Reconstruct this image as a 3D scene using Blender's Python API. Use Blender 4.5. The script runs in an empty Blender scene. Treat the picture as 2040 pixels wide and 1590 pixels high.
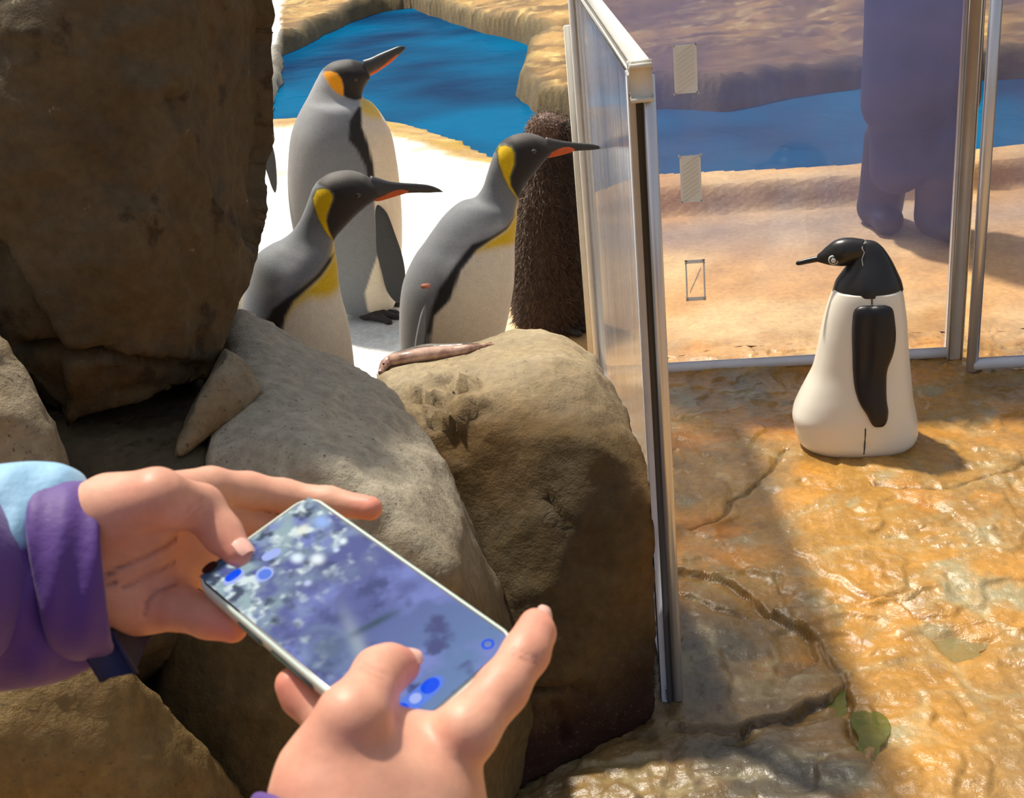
import bpy, bmesh, math, random
import numpy as np
from math import sin, cos, radians, pi, sqrt
from mathutils import Vector, Matrix
random.seed(7); RNG = np.random.default_rng(7)
S = bpy.context.scene; COL = S.collection

# ------------------------------------------------------------------ camera, sky, sun, exposure
FPX, PITCH, ROLL, HC = 2400.0, radians(24.1), radians(6.0), 1.36
cam_d = bpy.data.cameras.new('camera'); cam = bpy.data.objects.new('camera', cam_d); COL.objects.link(cam)
cam_d.sensor_width = 36; cam_d.lens = 36 * FPX / 2040; cam_d.clip_start = 0.02; cam_d.clip_end = 200
fw = Vector((0, cos(PITCH), -sin(PITCH))); up0 = Vector((0, sin(PITCH), cos(PITCH))); rt0 = Vector((1, 0, 0))
rt = rt0 * cos(ROLL) - up0 * sin(ROLL); up = rt0 * sin(ROLL) + up0 * cos(ROLL)
cam.matrix_world = Matrix(((rt.x, up.x, -fw.x, 0), (rt.y, up.y, -fw.y, 0), (rt.z, up.z, -fw.z, HC), (0, 0, 0, 1)))
cam_d.dof.use_dof = True; cam_d.dof.focus_distance = 2.5; cam_d.dof.aperture_fstop = 26
S.camera = cam
w = bpy.data.worlds.new('sky'); S.world = w; w.use_nodes = True; nt = w.node_tree; nt.nodes.clear()
out = nt.nodes.new('ShaderNodeOutputWorld'); bg = nt.nodes.new('ShaderNodeBackground')
sky = nt.nodes.new('ShaderNodeTexSky'); sky.sky_type = 'NISHITA'; sky.sun_disc = False
sky.sun_elevation = radians(60); sky.sun_rotation = radians(-35); sky.air_density = 1.2; sky.dust_density = 3.5; sky.ozone_density = 0.6
hs = nt.nodes.new('ShaderNodeHueSaturation'); hs.inputs['Saturation'].default_value = 0.55
nt.links.new(sky.outputs[0], hs.inputs['Color']); nt.links.new(hs.outputs[0], bg.inputs[0])
bg.inputs[1].default_value = 0.115; nt.links.new(bg.outputs[0], out.inputs[0])
sd = bpy.data.lights.new('sun', 'SUN'); sun = bpy.data.objects.new('sun', sd); COL.objects.link(sun)
sd.energy = 4.5; sd.angle = radians(3.0); sd.color = (1.0, 0.93, 0.80)
SUNV = Vector((-0.25, 0.36, 0.90)).normalized()
sun.rotation_euler = SUNV.to_track_quat('Z', 'Y').to_euler(); sun.location = (-2, 4, 6)
S.view_settings.view_transform = 'Standard'; S.view_settings.look = 'None'; S.view_settings.gamma = 1
S.view_settings.use_curve_mapping = False; S.view_settings.exposure = 0.08

# ------------------------------------------------------------------ geometry of the view (used to measure real positions)
def ray(px, py):
    u = px - 1020; v = 795 - py
    a = u*cos(ROLL) + v*sin(ROLL); b = -u*sin(ROLL) + v*cos(ROLL)
    return np.array([a/FPX, cos(PITCH) + b/FPX*sin(PITCH), -sin(PITCH) + b/FPX*cos(PITCH)])
C0 = np.array([0, 0, HC])
def D(px, py, d): return C0 + ray(px, py)*d
def G(px, py, z=0.0): r = ray(px, py); return C0 + r*((z-HC)/r[2])
def Y(px, py, y): r = ray(px, py); return C0 + r*(y/r[1])
FW = np.array(fw); UP = np.array(up0)
def proj(P):
    p = np.asarray(P, float) - C0
    d = p@FW; a = p[..., 0]/d*FPX; b = (p@UP)/d*FPX
    return 1020 + a*cos(ROLL) - b*sin(ROLL), 795 - (a*sin(ROLL) + b*cos(ROLL)), d

# ------------------------------------------------------------------ numpy noise and sdf
def _h(i, j, k, s):
    n = (i*73856093) ^ (j*19349663) ^ (k*83492791) ^ (s*2654435)
    n = (n ^ (n >> 13)) * 1274126177; n &= 0x7fffffff; n ^= (n >> 16)
    return (n & 0xffff)/65535.0
def vnoise(P, s=0):
    P = np.asarray(P, float); I = np.floor(P).astype(np.int64); f = P - I; f = f*f*(3-2*f)
    r = 0
    for dx in (0, 1):
        for dy in (0, 1):
            for dz in (0, 1):
                wt = (f[:, 0] if dx else 1-f[:, 0])*(f[:, 1] if dy else 1-f[:, 1])*(f[:, 2] if dz else 1-f[:, 2])
                r = r + wt*_h(I[:, 0]+dx, I[:, 1]+dy, I[:, 2]+dz, s)
    return r*2-1
def fbm(P, sc, o=4, s=0, ridge=False):
    t = 0; a = 1; P = np.asarray(P, float)*sc
    for q in range(o):
        n = vnoise(P + 17.3*q, s+q)
        t = t + a*((1-2*np.abs(n)) if ridge else n); a *= .5; P = P*2.03
    return t
def polydist(x, y, poly, closed=False):
    pts = list(poly) + ([poly[0]] if closed else [])
    best = np.full(np.shape(x), 1e9)
    for (x0, y0), (x1, y1) in zip(pts[:-1], pts[1:]):
        dx, dy = x1-x0, y1-y0; t = np.clip(((x-x0)*dx + (y-y0)*dy)/(dx*dx+dy*dy+1e-12), 0, 1)
        best = np.minimum(best, np.hypot(x-x0-t*dx, y-y0-t*dy))
    return best
def inside(x, y, poly):
    r = np.zeros(np.shape(x), bool); n = len(poly)
    for i in range(n):
        x0, y0 = poly[i]; x1, y1 = poly[(i+1) % n]
        c = ((y0 > y) != (y1 > y)) & (x < (x1-x0)*(y-y0)/((y1-y0) + 1e-12) + x0); r ^= c
    return r
def soft(x, y, poly, wd):          # 1 inside, 0 outside, blended over +-wd
    d = polydist(x, y, poly, True); s = np.where(inside(x, y, poly), d, -d)
    t = np.clip(s/wd*.5+.5, 0, 1); return t*t*(3-2*t)
def seg_sdf(P, a, b, ra, rb):
    a = np.asarray(a, np.float32); b = np.asarray(b, np.float32); ab = b-a
    t = np.clip(((P-a)@ab)/(ab@ab+1e-12), 0, 1)
    q = P - a - t[:, None]*ab
    return np.sqrt((q*q).sum(1)) - (ra + (rb-ra)*t)
def smin(ds, k):
    if len(ds) == 1: return ds[0]
    m = np.min(ds, 0); return m - k*np.log(sum(np.exp(-(d-m)/k) for d in ds))
def surf_nets(fn, lo, hi, h):
    lo = np.asarray(lo, float)-2*h; hi = np.asarray(hi, float)+2*h
    n = np.ceil((hi-lo)/h).astype(int)+1
    ax = [lo[i] + h*np.arange(n[i]) for i in range(3)]
    g = np.stack(np.meshgrid(*ax, indexing='ij'), -1).reshape(-1, 3).astype(np.float32)
    V = fn(g).reshape(n); sg = V < 0
    acc = np.zeros(tuple(n-1)+(3,)); cnt = np.zeros(tuple(n-1))
    idx = np.indices(n-1).astype(float)
    def sl(o): return tuple(slice(o[i], n[i]-1+o[i]) for i in range(3))
    for d in range(3):
        o2 = [i for i in range(3) if i != d]
        for p in (0, 1):
            for q in (0, 1):
                a = [0, 0, 0]; a[o2[0]] = p; a[o2[1]] = q; b = list(a); b[d] = 1
                va, vb = V[sl(a)], V[sl(b)]; m = (va < 0) != (vb < 0)
                t = np.where(m, va/np.where(m, va-vb, 1), 0)
                for c in range(3): acc[..., c] += np.where(m, a[c] + (t if c == d else 0), 0)
                cnt += m
    act = cnt > 0; vid = np.full(tuple(n-1), -1); vid[act] = np.arange(act.sum())
    pts = (idx.transpose(1, 2, 3, 0)[act] + acc[act]/cnt[act][:, None])*h + lo
    F = []
    for d in range(3):
        o2 = [(d+1) % 3, (d+2) % 3]
        s0 = [slice(1, n[i]-1) for i in range(3)]; s0[d] = slice(0, n[d]-1)
        s1 = list(s0); s1[d] = slice(1, n[d])
        A = sg[tuple(s0)]; B = sg[tuple(s1)]; m = A != B
        ii = np.argwhere(m) + np.array([0 if i == d else 1 for i in range(3)])
        e = np.zeros((2, 3), int); e[0, o2[0]] = 1; e[1, o2[1]] = 1
        q = [vid[tuple((ii-x).T)] for x in (e[0]*0, e[0], e[0]+e[1], e[1])]
        q = np.stack(q, 1); fl = ~A[m]; q[fl] = q[fl][:, ::-1]; F.append(q)
    return pts, np.concatenate(F)
def capsules(prims, k=.004):
    def fn(P): return smin([seg_sdf(P, *p) for p in prims], k)
    A = np.array([np.minimum(p[0]-max(p[2], p[3]), p[1]-max(p[2], p[3])) for p in [(np.array(a), np.array(b), c, d) for a, b, c, d in prims]])
    B = np.array([np.maximum(p[0]+max(p[2], p[3]), p[1]+max(p[2], p[3])) for p in [(np.array(a), np.array(b), c, d) for a, b, c, d in prims]])
    return fn, A.min(0)-k*2, B.max(0)+k*2

# ------------------------------------------------------------------ objects
def tag(o, label=None, cat=None, group=None, kind=None):
    if label: o['label'] = label
    if cat: o['category'] = cat
    if group: o['group'] = group
    if kind: o['kind'] = kind
    return o
def empty(name, loc, label=None, cat=None, group=None):
    o = bpy.data.objects.new(name, None); COL.objects.link(o); o.location = tuple(loc); o.empty_display_size = .05
    return tag(o, label, cat, group)
def wloc(o):
    v = np.zeros(3)
    while o is not None: v = v + np.array(o.location); o = o.parent
    return v
def mk(name, V, F, mat, parent=None, origin=None, smooth=True, cols=None, label=None):
    V = np.asarray(V, float); me = bpy.data.meshes.new(name)
    base = wloc(parent) if parent is not None else np.zeros(3)
    if origin is None: origin = base
    origin = np.asarray(origin, float)
    loc = origin - base
    if isinstance(F, np.ndarray):
        nf, m = F.shape
        me.vertices.add(len(V)); me.vertices.foreach_set('co', (V-origin).astype(np.float32).ravel())
        me.loops.add(nf*m); me.loops.foreach_set('vertex_index', F.astype(np.int32).ravel())
        me.polygons.add(nf); me.polygons.foreach_set('loop_start', (np.arange(nf)*m).astype(np.int32))
        me.polygons.foreach_set('loop_total', np.full(nf, m, np.int32)); me.update(calc_edges=True); me.validate()
    else:
        me.from_pydata([tuple(v) for v in (V-origin)], [], F); me.update()
    if smooth: me.polygons.foreach_set('use_smooth', [True]*len(me.polygons))
    if cols is not None:
        at = me.color_attributes.new('Col', 'FLOAT_COLOR', 'POINT')
        c = np.ones((len(V), 4), np.float32); c[:, :3] = cols; at.data.foreach_set('color', c.ravel())
    if mat is not None: me.materials.append(mat)
    o = bpy.data.objects.new(name, me); COL.objects.link(o); o.location = tuple(loc); o.parent = parent
    if label: o['label'] = label
    return o
def srgb(r, g, b):
    f = lambda c: (c/255/12.92) if c/255 <= .04045 else ((c/255+.055)/1.055)**2.4
    return np.array([f(r), f(g), f(b)])
def grid_faces(nu, nv, wrap=False):
    i = np.arange(nu-1)[:, None]; j = np.arange(nv if wrap else nv-1)[None, :]; j2 = (j+1) % nv
    return np.stack([i*nv+j, i*nv+j2, (i+1)*nv+j2, (i+1)*nv+j], -1).reshape(-1, 4)
def catmull(P, n):
    P = np.asarray(P, float); m = len(P)
    L = np.r_[0, np.cumsum(np.maximum(np.sqrt(((P[1:]-P[:-1])**2).sum(1)), 1e-6)**.6)]; t = np.linspace(0, L[-1], n)
    k = np.clip(np.searchsorted(L, t, 'right')-1, 0, m-2); s = ((t-L[k])/(L[k+1]-L[k]))[:, None]
    T = np.gradient(P, L, axis=0); h = (L[k+1]-L[k])[:, None]
    return (2*s**3-3*s**2+1)*P[k] + (s**3-2*s**2+s)*h*T[k] + (-2*s**3+3*s**2)*P[k+1] + (s**3-s**2)*h*T[k+1]
def rings_mesh(C, A, B, nv, power=1.0):
    th = np.linspace(0, 2*pi, nv, endpoint=False); ct, st = np.cos(th), np.sin(th)
    ct = np.sign(ct)*np.abs(ct)**power; st = np.sign(st)*np.abs(st)**power
    V = C[:, None] + A[:, None]*ct[None, :, None] + B[:, None]*st[None, :, None]
    n = len(C); V = V.reshape(-1, 3); F = grid_faces(n, nv, True)
    V = np.vstack([V, C[0], C[-1]]); a, b = len(V)-2, len(V)-1
    j = np.arange(nv); j2 = (j+1) % nv
    caps = np.concatenate([np.stack([np.full(nv, a), j2, j, j], 1), np.stack([np.full(nv, b), (n-1)*nv+j, (n-1)*nv+j2, (n-1)*nv+j2], 1)])
    fl = [tuple(f) for f in F.tolist()] + [tuple(f[:3]) for f in caps.tolist()]
    return V, fl
def tube(p0, p1, r, nv=20, r2=None):
    p0 = np.asarray(p0, float); p1 = np.asarray(p1, float); d = p1-p0; d /= np.linalg.norm(d)
    a = np.cross(d, [0, 0, 1.0]); a = a if np.linalg.norm(a) > .05 else np.cross(d, [1.0, 0, 0]); a /= np.linalg.norm(a); b = np.cross(d, a)
    r2 = r if r2 is None else r2; e = r*.12
    C = np.array([p0, p0+d*e, p1-d*e, p1]); R = np.array([r-e, r, r2, r2-e])
    return rings_mesh(C, a[None]*R[:, None], b[None]*R[:, None], nv)
def box(c, ax, ay, az, bev=0.0):       # centre and three half-axis vectors
    bm = bmesh.new(); bmesh.ops.create_cube(bm, size=2)
    for v in bm.verts: v.co = Vector(np.asarray(c) + np.asarray(ax)*v.co.x + np.asarray(ay)*v.co.y + np.asarray(az)*v.co.z)
    if bev: bmesh.ops.bevel(bm, geom=bm.edges[:], offset=bev, segments=2, affect='EDGES')
    bmesh.ops.recalc_face_normals(bm, faces=bm.faces)
    V = np.array([v.co[:] for v in bm.verts]); F = [tuple(v.index for v in f.verts) for f in bm.faces]; bm.free(); return V, F
def join(parts):
    V = []; F = []; n = 0
    for v, f in parts:
        V.append(np.asarray(v)); F += [tuple(int(i)+n for i in q) for q in f]; n += len(v)
    return np.vstack(V), F
def sphere(c, rx, ry=None, rz=None, nu=16, nv=24):
    ry = ry or rx; rz = rz or rx; t = np.linspace(0.02, pi-.02, nu)
    C = np.array([[c[0], c[1], c[2]+rz*cos(a)] for a in t]); A = np.array([[rx*sin(a), 0, 0] for a in t]); B = np.array([[0, ry*sin(a), 0] for a in t])
    return rings_mesh(C, A, B, nv)

# ------------------------------------------------------------------ materials
def mat(name, base=(.5, .5, .5), rough=.6, attr=False, noise=None, bump=None, metal=0, spec=.5, coat=0, sss=0, tint=None, rnoise=None, sheen=0, stretch=None):
    """noise=(scale, amount) value variation; tint=[(scale, colour, lo, hi)] colour patches; bump=[(scale, strength, dist)]"""
    m = bpy.data.materials.new(name); m.use_nodes = True; n = m.node_tree; N = n.nodes; L = n.links
    p = N['Principled BSDF']; p.inputs['Roughness'].default_value = rough; p.inputs['Metallic'].default_value = metal
    p.inputs['Specular IOR Level'].default_value = spec; p.inputs['Coat Weight'].default_value = coat; p.inputs['Coat Roughness'].default_value = .08
    p.inputs['Sheen Weight'].default_value = sheen
    tc = N.new('ShaderNodeTexCoord'); vec = tc.outputs['Object']
    if stretch:
        mp = N.new('ShaderNodeMapping'); mp.inputs['Scale'].default_value = stretch; L.new(vec, mp.inputs[0]); vec = mp.outputs[0]
    if attr: a = N.new('ShaderNodeAttribute'); a.attribute_name = 'Col'; c = a.outputs['Color']
    else: a = N.new('ShaderNodeRGB'); a.outputs[0].default_value = (*base, 1); c = a.outputs[0]
    def ntex(sc, det=5, r=.6):
        t = N.new('ShaderNodeTexNoise'); t.inputs['Scale'].default_value = sc; t.inputs['Detail'].default_value = det; t.inputs['Roughness'].default_value = r
        L.new(vec, t.inputs['Vector']); return t.outputs['Fac']
    def mix(fac, c1, c2, blend='MIX'):
        x = N.new('ShaderNodeMix'); x.data_type = 'RGBA'; x.blend_type = blend
        if hasattr(fac, 'links'): L.new(fac, x.inputs[0])
        else: x.inputs[0].default_value = fac
        L.new(c1, x.inputs[6])
        if hasattr(c2, 'links'): L.new(c2, x.inputs[7])
        else: x.inputs[7].default_value = (*c2, 1)
        return x.outputs[2]
    def ramp(f, lo, hi, a=0., b=1.):
        r = N.new('ShaderNodeMapRange'); r.inputs[1].default_value = lo; r.inputs[2].default_value = hi; r.inputs[3].default_value = a; r.inputs[4].default_value = b
        L.new(f, r.inputs[0]); return r.outputs[0]
    for (sc, tcol, lo, hi) in (tint or []): c = mix(ramp(ntex(sc), lo, hi), c, tcol)
    for (sc, amt) in (noise or []):
        f = ramp(ntex(sc), .3, .7, 1-amt, 1+amt); x = N.new('ShaderNodeVectorMath'); x.operation = 'SCALE'; L.new(c, x.inputs[0]); L.new(f, x.inputs['Scale']); c = x.outputs[0]
    L.new(c, p.inputs['Base Color'])
    if sss: p.inputs['Subsurface Weight'].default_value = sss; p.inputs['Subsurface Radius'].default_value = (.010, .004, .002); p.inputs['Subsurface Scale'].default_value = .5
    if rnoise: L.new(ramp(ntex(rnoise[0]), .35, .65, rnoise[1], rnoise[2]), p.inputs['Roughness'])
    last = None
    for (sc, st, di) in (bump or []):
        b = N.new('ShaderNodeBump'); b.inputs['Strength'].default_value = st; b.inputs['Distance'].default_value = di
        L.new(ntex(sc, 6), b.inputs['Height'])
        if last: L.new(last, b.inputs['Normal'])
        last = b.outputs[0]
    if last: L.new(last, p.inputs['Normal'])
    return m
M = {}
M['rock'] = mat('rock', srgb(150, 136, 112), .88, tint=[(2.2, srgb(124, 100, 68), .46, .62), (6, srgb(160, 148, 124), .56, .70), (140, srgb(84, 74, 60), .60, .70)], noise=[(60, .20), (9, .12)], bump=[(14, .35, .02), (70, .7, .005), (260, .6, .002)], spec=.2)
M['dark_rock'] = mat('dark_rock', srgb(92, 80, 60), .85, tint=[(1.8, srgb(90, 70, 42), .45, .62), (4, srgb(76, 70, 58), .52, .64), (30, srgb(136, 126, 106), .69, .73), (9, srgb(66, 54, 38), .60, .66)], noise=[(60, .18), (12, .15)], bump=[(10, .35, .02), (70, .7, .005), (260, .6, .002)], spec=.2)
M['wet_rock'] = mat('wet_rock', attr=True, rough=.6, noise=[(50, .22), (9, .15)], tint=[(150, srgb(90, 78, 60), .60, .72)], bump=[(12, .35, .02), (70, .7, .005), (260, .6, .002)], spec=.25, rnoise=(9, .55, .9))
M['feather'] = mat('feather', attr=True, rough=.62, noise=[(260, .10), (50, .05)], bump=[(420, .35, .0012)], spec=.3, sheen=.15)
M['beak_dark'] = mat('beak_dark', srgb(62, 60, 58), .38, noise=[(80, .1)])
M['beak_orange'] = mat('beak_orange', srgb(226, 98, 38), .42, noise=[(90, .08)])
M['foot'] = mat('foot', srgb(52, 46, 42), .6, noise=[(120, .2)], bump=[(260, .5, .001)])
M['lid'] = mat('lid', srgb(78, 70, 64), .6)
M['eye'] = mat('eye', srgb(30, 22, 18), .08, spec=.8)
M['down'] = mat('down', srgb(72, 56, 44), .9, noise=[(60, .25)], sheen=.3)
def foam(name, c1):
    m = mat(name, c1, .6); p = m.node_tree.nodes['Principled BSDF']; p.inputs['Subsurface Weight'].default_value = 1; p.inputs['Subsurface Radius'].default_value = (1, .95, .9); p.inputs['Subsurface Scale'].default_value = .02; return m
M['foam'] = foam('foam', srgb(255, 244, 228)); M['foam_line'] = foam('foam_line', srgb(240, 214, 184))
M['steel'] = mat('steel', srgb(212, 212, 218), .26, metal=.7, noise=[(30, .06)], stretch=(1, 1, .05))
M['alu'] = mat('alu', srgb(226, 222, 214), .4, metal=.1, noise=[(14, .08)], bump=[(30, .2, .001)])
M['white_frame'] = mat('white_frame', srgb(214, 210, 198), .5, noise=[(20, .06)])
M['white_rail'] = mat('white_rail', srgb(226, 228, 236), .35, metal=.05, noise=[(18, .07)])
M['brown_post'] = mat('brown_post', srgb(216, 200, 178), .45, metal=.05, noise=[(10, .08)])
M['gasket'] = mat('gasket', srgb(52, 50, 50), .5)
M['pad'] = mat('pad', srgb(240, 226, 206), .7, noise=[(120, .08)], bump=[(200, .5, .001)])
M['pad_line'] = mat('pad_line', srgb(214, 190, 160), .8)
M['skin'] = mat('skin', attr=True, rough=.48, noise=[(40, .05), (160, .04)], bump=[(220, .25, .0008)], sss=.25, spec=.4)
M['purple'] = mat('purple', srgb(84, 50, 128), .62, noise=[(20, .08)], bump=[(9, .5, .01), (600, .2, .0006)], sheen=.2)
M['jacket'] = mat('jacket', attr=True, rough=.62, noise=[(20, .06)], bump=[(10, .5, .012), (600, .2, .0006)], sheen=.2)
M['navy'] = mat('navy', srgb(30, 38, 80), .7, noise=[(12, .12)], bump=[(9, .5, .01)])
M['boot'] = mat('boot', srgb(26, 32, 66), .6, noise=[(12, .12)])
M['hair'] = mat('hair', srgb(36, 28, 24), .5, bump=[(200, .6, .002)], stretch=(4, 4, .4))
M['plastic_white'] = mat('plastic_white', srgb(246, 240, 224), .28, noise=[(4, .02)], spec=.5)
M['plastic_black'] = mat('plastic_black', srgb(40, 38, 38), .30, noise=[(7, .1)], bump=[(300, .12, .0005)])
M['flipper_black'] = mat('flipper_black', srgb(26, 22, 25), .38, noise=[(7, .1)], bump=[(300, .12, .0005)])
M['red_base'] = mat('red_base', srgb(130, 22, 28), .4)
M['eye_white'] = mat('eye_white', srgb(220, 220, 214), .3)
M['phone_case'] = mat('phone_case', srgb(206, 222, 210), .22, spec=.6)
M['phone_side'] = mat('phone_side', srgb(96, 120, 112), .25, metal=.5)
M['black_glass'] = mat('black_glass', srgb(12, 14, 20), .06, spec=.8)
M['fish_pink'] = mat('fish_pink', attr=True, rough=.28, noise=[(70, .2)], bump=[(90, .4, .002)], spec=.6)
def emis(name, strength, attr=True, colr=None):
    m = bpy.data.materials.new(name); m.use_nodes = True; N = m.node_tree.nodes; L = m.node_tree.links; p = N['Principled BSDF']
    p.inputs['Base Color'].default_value = (.01, .01, .012, 1); p.inputs['Roughness'].default_value = .5; p.inputs['Specular IOR Level'].default_value = 0; p.inputs['Emission Strength'].default_value = strength
    if attr: a = N.new('ShaderNodeAttribute'); a.attribute_name = 'Col'; L.new(a.outputs['Color'], p.inputs['Emission Color'])
    else: p.inputs['Emission Color'].default_value = (*colr, 1)
    return m
M['screen'] = emis('screen', 1.05)
M['icon_blue'] = emis('icon_blue', 1.0, False, srgb(20, 80, 235)); M['icon_mid'] = emis('icon_mid', 1.0, False, srgb(92, 128, 225)); M['icon_pale'] = emis('icon_pale', 1.0, False, srgb(164, 180, 240))
def floor_mat():
    m = mat('wet_stone', attr=True, rough=.3, noise=[(7, .16), (60, .16)], tint=None, bump=[(14, .25, .012), (45, .6, .006), (150, .5, .002)], spec=.6)
    N = m.node_tree.nodes; L = m.node_tree.links; p = N['Principled BSDF']
    # wetness kept in the second attribute
    a = N.new('ShaderNodeAttribute'); a.attribute_name = 'Wet'
    t = N.new('ShaderNodeTexNoise'); t.inputs['Scale'].default_value = 9; t.inputs['Detail'].default_value = 4; L.new(N['Texture Coordinate'].outputs['Object'], t.inputs['Vector'])
    r = N.new('ShaderNodeMapRange'); r.inputs[1].default_value = .38; r.inputs[2].default_value = .62; r.inputs[3].default_value = .07; r.inputs[4].default_value = .34; L.new(t.outputs['Fac'], r.inputs[0])
    x = N.new('ShaderNodeMix'); x.data_type = 'FLOAT'; L.new(a.outputs['Fac'], x.inputs[0]); x.inputs[2].default_value = .85; L.new(r.outputs[0], x.inputs[3]); L.new(x.outputs[0], p.inputs['Roughness'])
    return m
M['floor'] = floor_mat()
def water_mat():
    m = bpy.data.materials.new('pool_water'); m.use_nodes = True; N = m.node_tree.nodes; L = m.node_tree.links; p = N['Principled BSDF']
    tc = N.new('ShaderNodeTexCoord'); mp = N.new('ShaderNodeMapping'); mp.inputs['Scale'].default_value = (1, 1.0, 1); L.new(tc.outputs['Object'], mp.inputs[0])
    big = N.new('ShaderNodeTexNoise'); big.inputs['Scale'].default_value = .55; big.inputs['Detail'].default_value = 2; L.new(mp.outputs[0], big.inputs['Vector'])
    cr = N.new('ShaderNodeValToRGB'); cr.color_ramp.elements[0].position = .38; cr.color_ramp.elements[0].color = (*srgb(16, 52, 88), 1)
    cr.color_ramp.elements[1].position = .62; cr.color_ramp.elements[1].color = (*srgb(0, 94, 136), 1); L.new(big.outputs['Fac'], cr.inputs[0]); L.new(cr.outputs[0], p.inputs['Base Color'])
    p.inputs['Roughness'].default_value = .12; p.inputs['Specular IOR Level'].default_value = 0
    wv = N.new('ShaderNodeTexNoise'); wv.inputs['Scale'].default_value = 5; wv.inputs['Detail'].default_value = 5; wv.inputs['Distortion'].default_value = .6; L.new(mp.outputs[0], wv.inputs['Vector'])
    b = N.new('ShaderNodeBump'); b.inputs['Strength'].default_value = .5; b.inputs['Distance'].default_value = .03; L.new(wv.outputs['Fac'], b.inputs['Height']); L.new(b.outputs[0], p.inputs['Normal'])
    g = N.new('ShaderNodeBsdfGlossy'); g.inputs['Roughness'].default_value = .1; L.new(b.outputs[0], g.inputs['Normal']); x = N.new('ShaderNodeMixShader'); x.inputs[0].default_value = .05; L.new(p.outputs[0], x.inputs[1]); L.new(g.outputs[0], x.inputs[2]); L.new(x.outputs[0], N['Material Output'].inputs[0])
    return m
M['water'] = water_mat()
def sheet_mat(name, haze, tint, hcol, streak, rough=.05, gloss=1.0):
    """acrylic sheet: clear + fresnel gloss + a haze film, part smudges, part painted-in sky reflection"""
    m = bpy.data.materials.new(name); m.use_nodes = True; N = m.node_tree.nodes; L = m.node_tree.links; N.clear()
    o = N.new('ShaderNodeOutputMaterial'); tr = N.new('ShaderNodeBsdfTransparent'); tr.inputs[0].default_value = (*tint, 1)
    gl = N.new('ShaderNodeBsdfGlossy'); gl.inputs['Roughness'].default_value = rough; fr = N.new('ShaderNodeFresnel'); fr.inputs[0].default_value = 1.45
    df = N.new('ShaderNodeBsdfDiffuse'); df.inputs[0].default_value = (*hcol, 1); tl = N.new('ShaderNodeBsdfTranslucent'); tl.inputs[0].default_value = (*hcol, 1)
    hz = N.new('ShaderNodeMixShader'); hz.inputs[0].default_value = .5; L.new(df.outputs[0], hz.inputs[1]); L.new(tl.outputs[0], hz.inputs[2])
    tc = N.new('ShaderNodeTexCoord'); mp = N.new('ShaderNodeMapping'); mp.inputs['Scale'].default_value = streak; L.new(tc.outputs['Object'], mp.inputs[0])
    t = N.new('ShaderNodeTexNoise'); t.inputs['Scale'].default_value = 1; t.inputs['Detail'].default_value = 6; t.inputs['Roughness'].default_value = .62; L.new(mp.outputs[0], t.inputs['Vector'])
    sx = N.new('ShaderNodeSeparateXYZ'); L.new(tc.outputs['Object'], sx.inputs[0])
    hr = N.new('ShaderNodeMapRange'); hr.inputs[1].default_value = .05; hr.inputs[2].default_value = .95; hr.inputs[3].default_value = haze[0]; hr.inputs[4].default_value = haze[1]; L.new(sx.outputs['Z'], hr.inputs[0])  # haze grows with height, standing in for the reflected sky
    nr = N.new('ShaderNodeMapRange'); nr.inputs[1].default_value = .3; nr.inputs[2].default_value = .7; nr.inputs[3].default_value = haze[2]; nr.inputs[4].default_value = haze[3]; L.new(t.outputs['Fac'], nr.inputs[0])
    mu = N.new('ShaderNodeMath'); mu.operation = 'MULTIPLY'; mu.use_clamp = True; L.new(hr.outputs[0], mu.inputs[0]); L.new(nr.outputs[0], mu.inputs[1])
    m1 = N.new('ShaderNodeMixShader'); L.new(mu.outputs[0], m1.inputs[0]); L.new(tr.outputs[0], m1.inputs[1]); L.new(hz.outputs[0], m1.inputs[2])
    fm = N.new('ShaderNodeMath'); fm.operation = 'MULTIPLY'; fm.use_clamp = True; fm.inputs[1].default_value = gloss; L.new(fr.outputs[0], fm.inputs[0])
    bp_ = N.new('ShaderNodeBump'); bp_.inputs['Strength'].default_value = .25; bp_.inputs['Distance'].default_value = .004; L.new(t.outputs['Fac'], bp_.inputs['Height']); L.new(bp_.outputs[0], gl.inputs['Normal'])
    m2 = N.new('ShaderNodeMixShader'); L.new(fm.outputs[0], m2.inputs[0]); L.new(m1.outputs[0], m2.inputs[1]); L.new(gl.outputs[0], m2.inputs[2])
    L.new(m2.outputs[0], o.inputs[0]); return m
M['sheet_back'] = sheet_mat('sheet_back', (.05, .33, .35, 1.7), (.98, .98, 1), srgb(136, 144, 205), (2.4, 2.4, 2.4))
M['sheet_side'] = sheet_mat('sheet_side', (.18, .36, .05, 2.0), (.97, .98, 1), srgb(236, 238, 246), (30, 14, 1.6), rough=.12, gloss=.45)
M['puddle'] = mat('puddle', srgb(112, 120, 30), .05, spec=.6, bump=[(24, .4, .006)])
M['puddle'].node_tree.nodes['Principled BSDF'].inputs['Alpha'].default_value = .55
M['puddle_clear'] = mat('puddle_clear', srgb(150, 140, 92), .05, spec=.6, bump=[(24, .3, .006)])
M['puddle_clear'].node_tree.nodes['Principled BSDF'].inputs['Alpha'].default_value = .5

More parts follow.
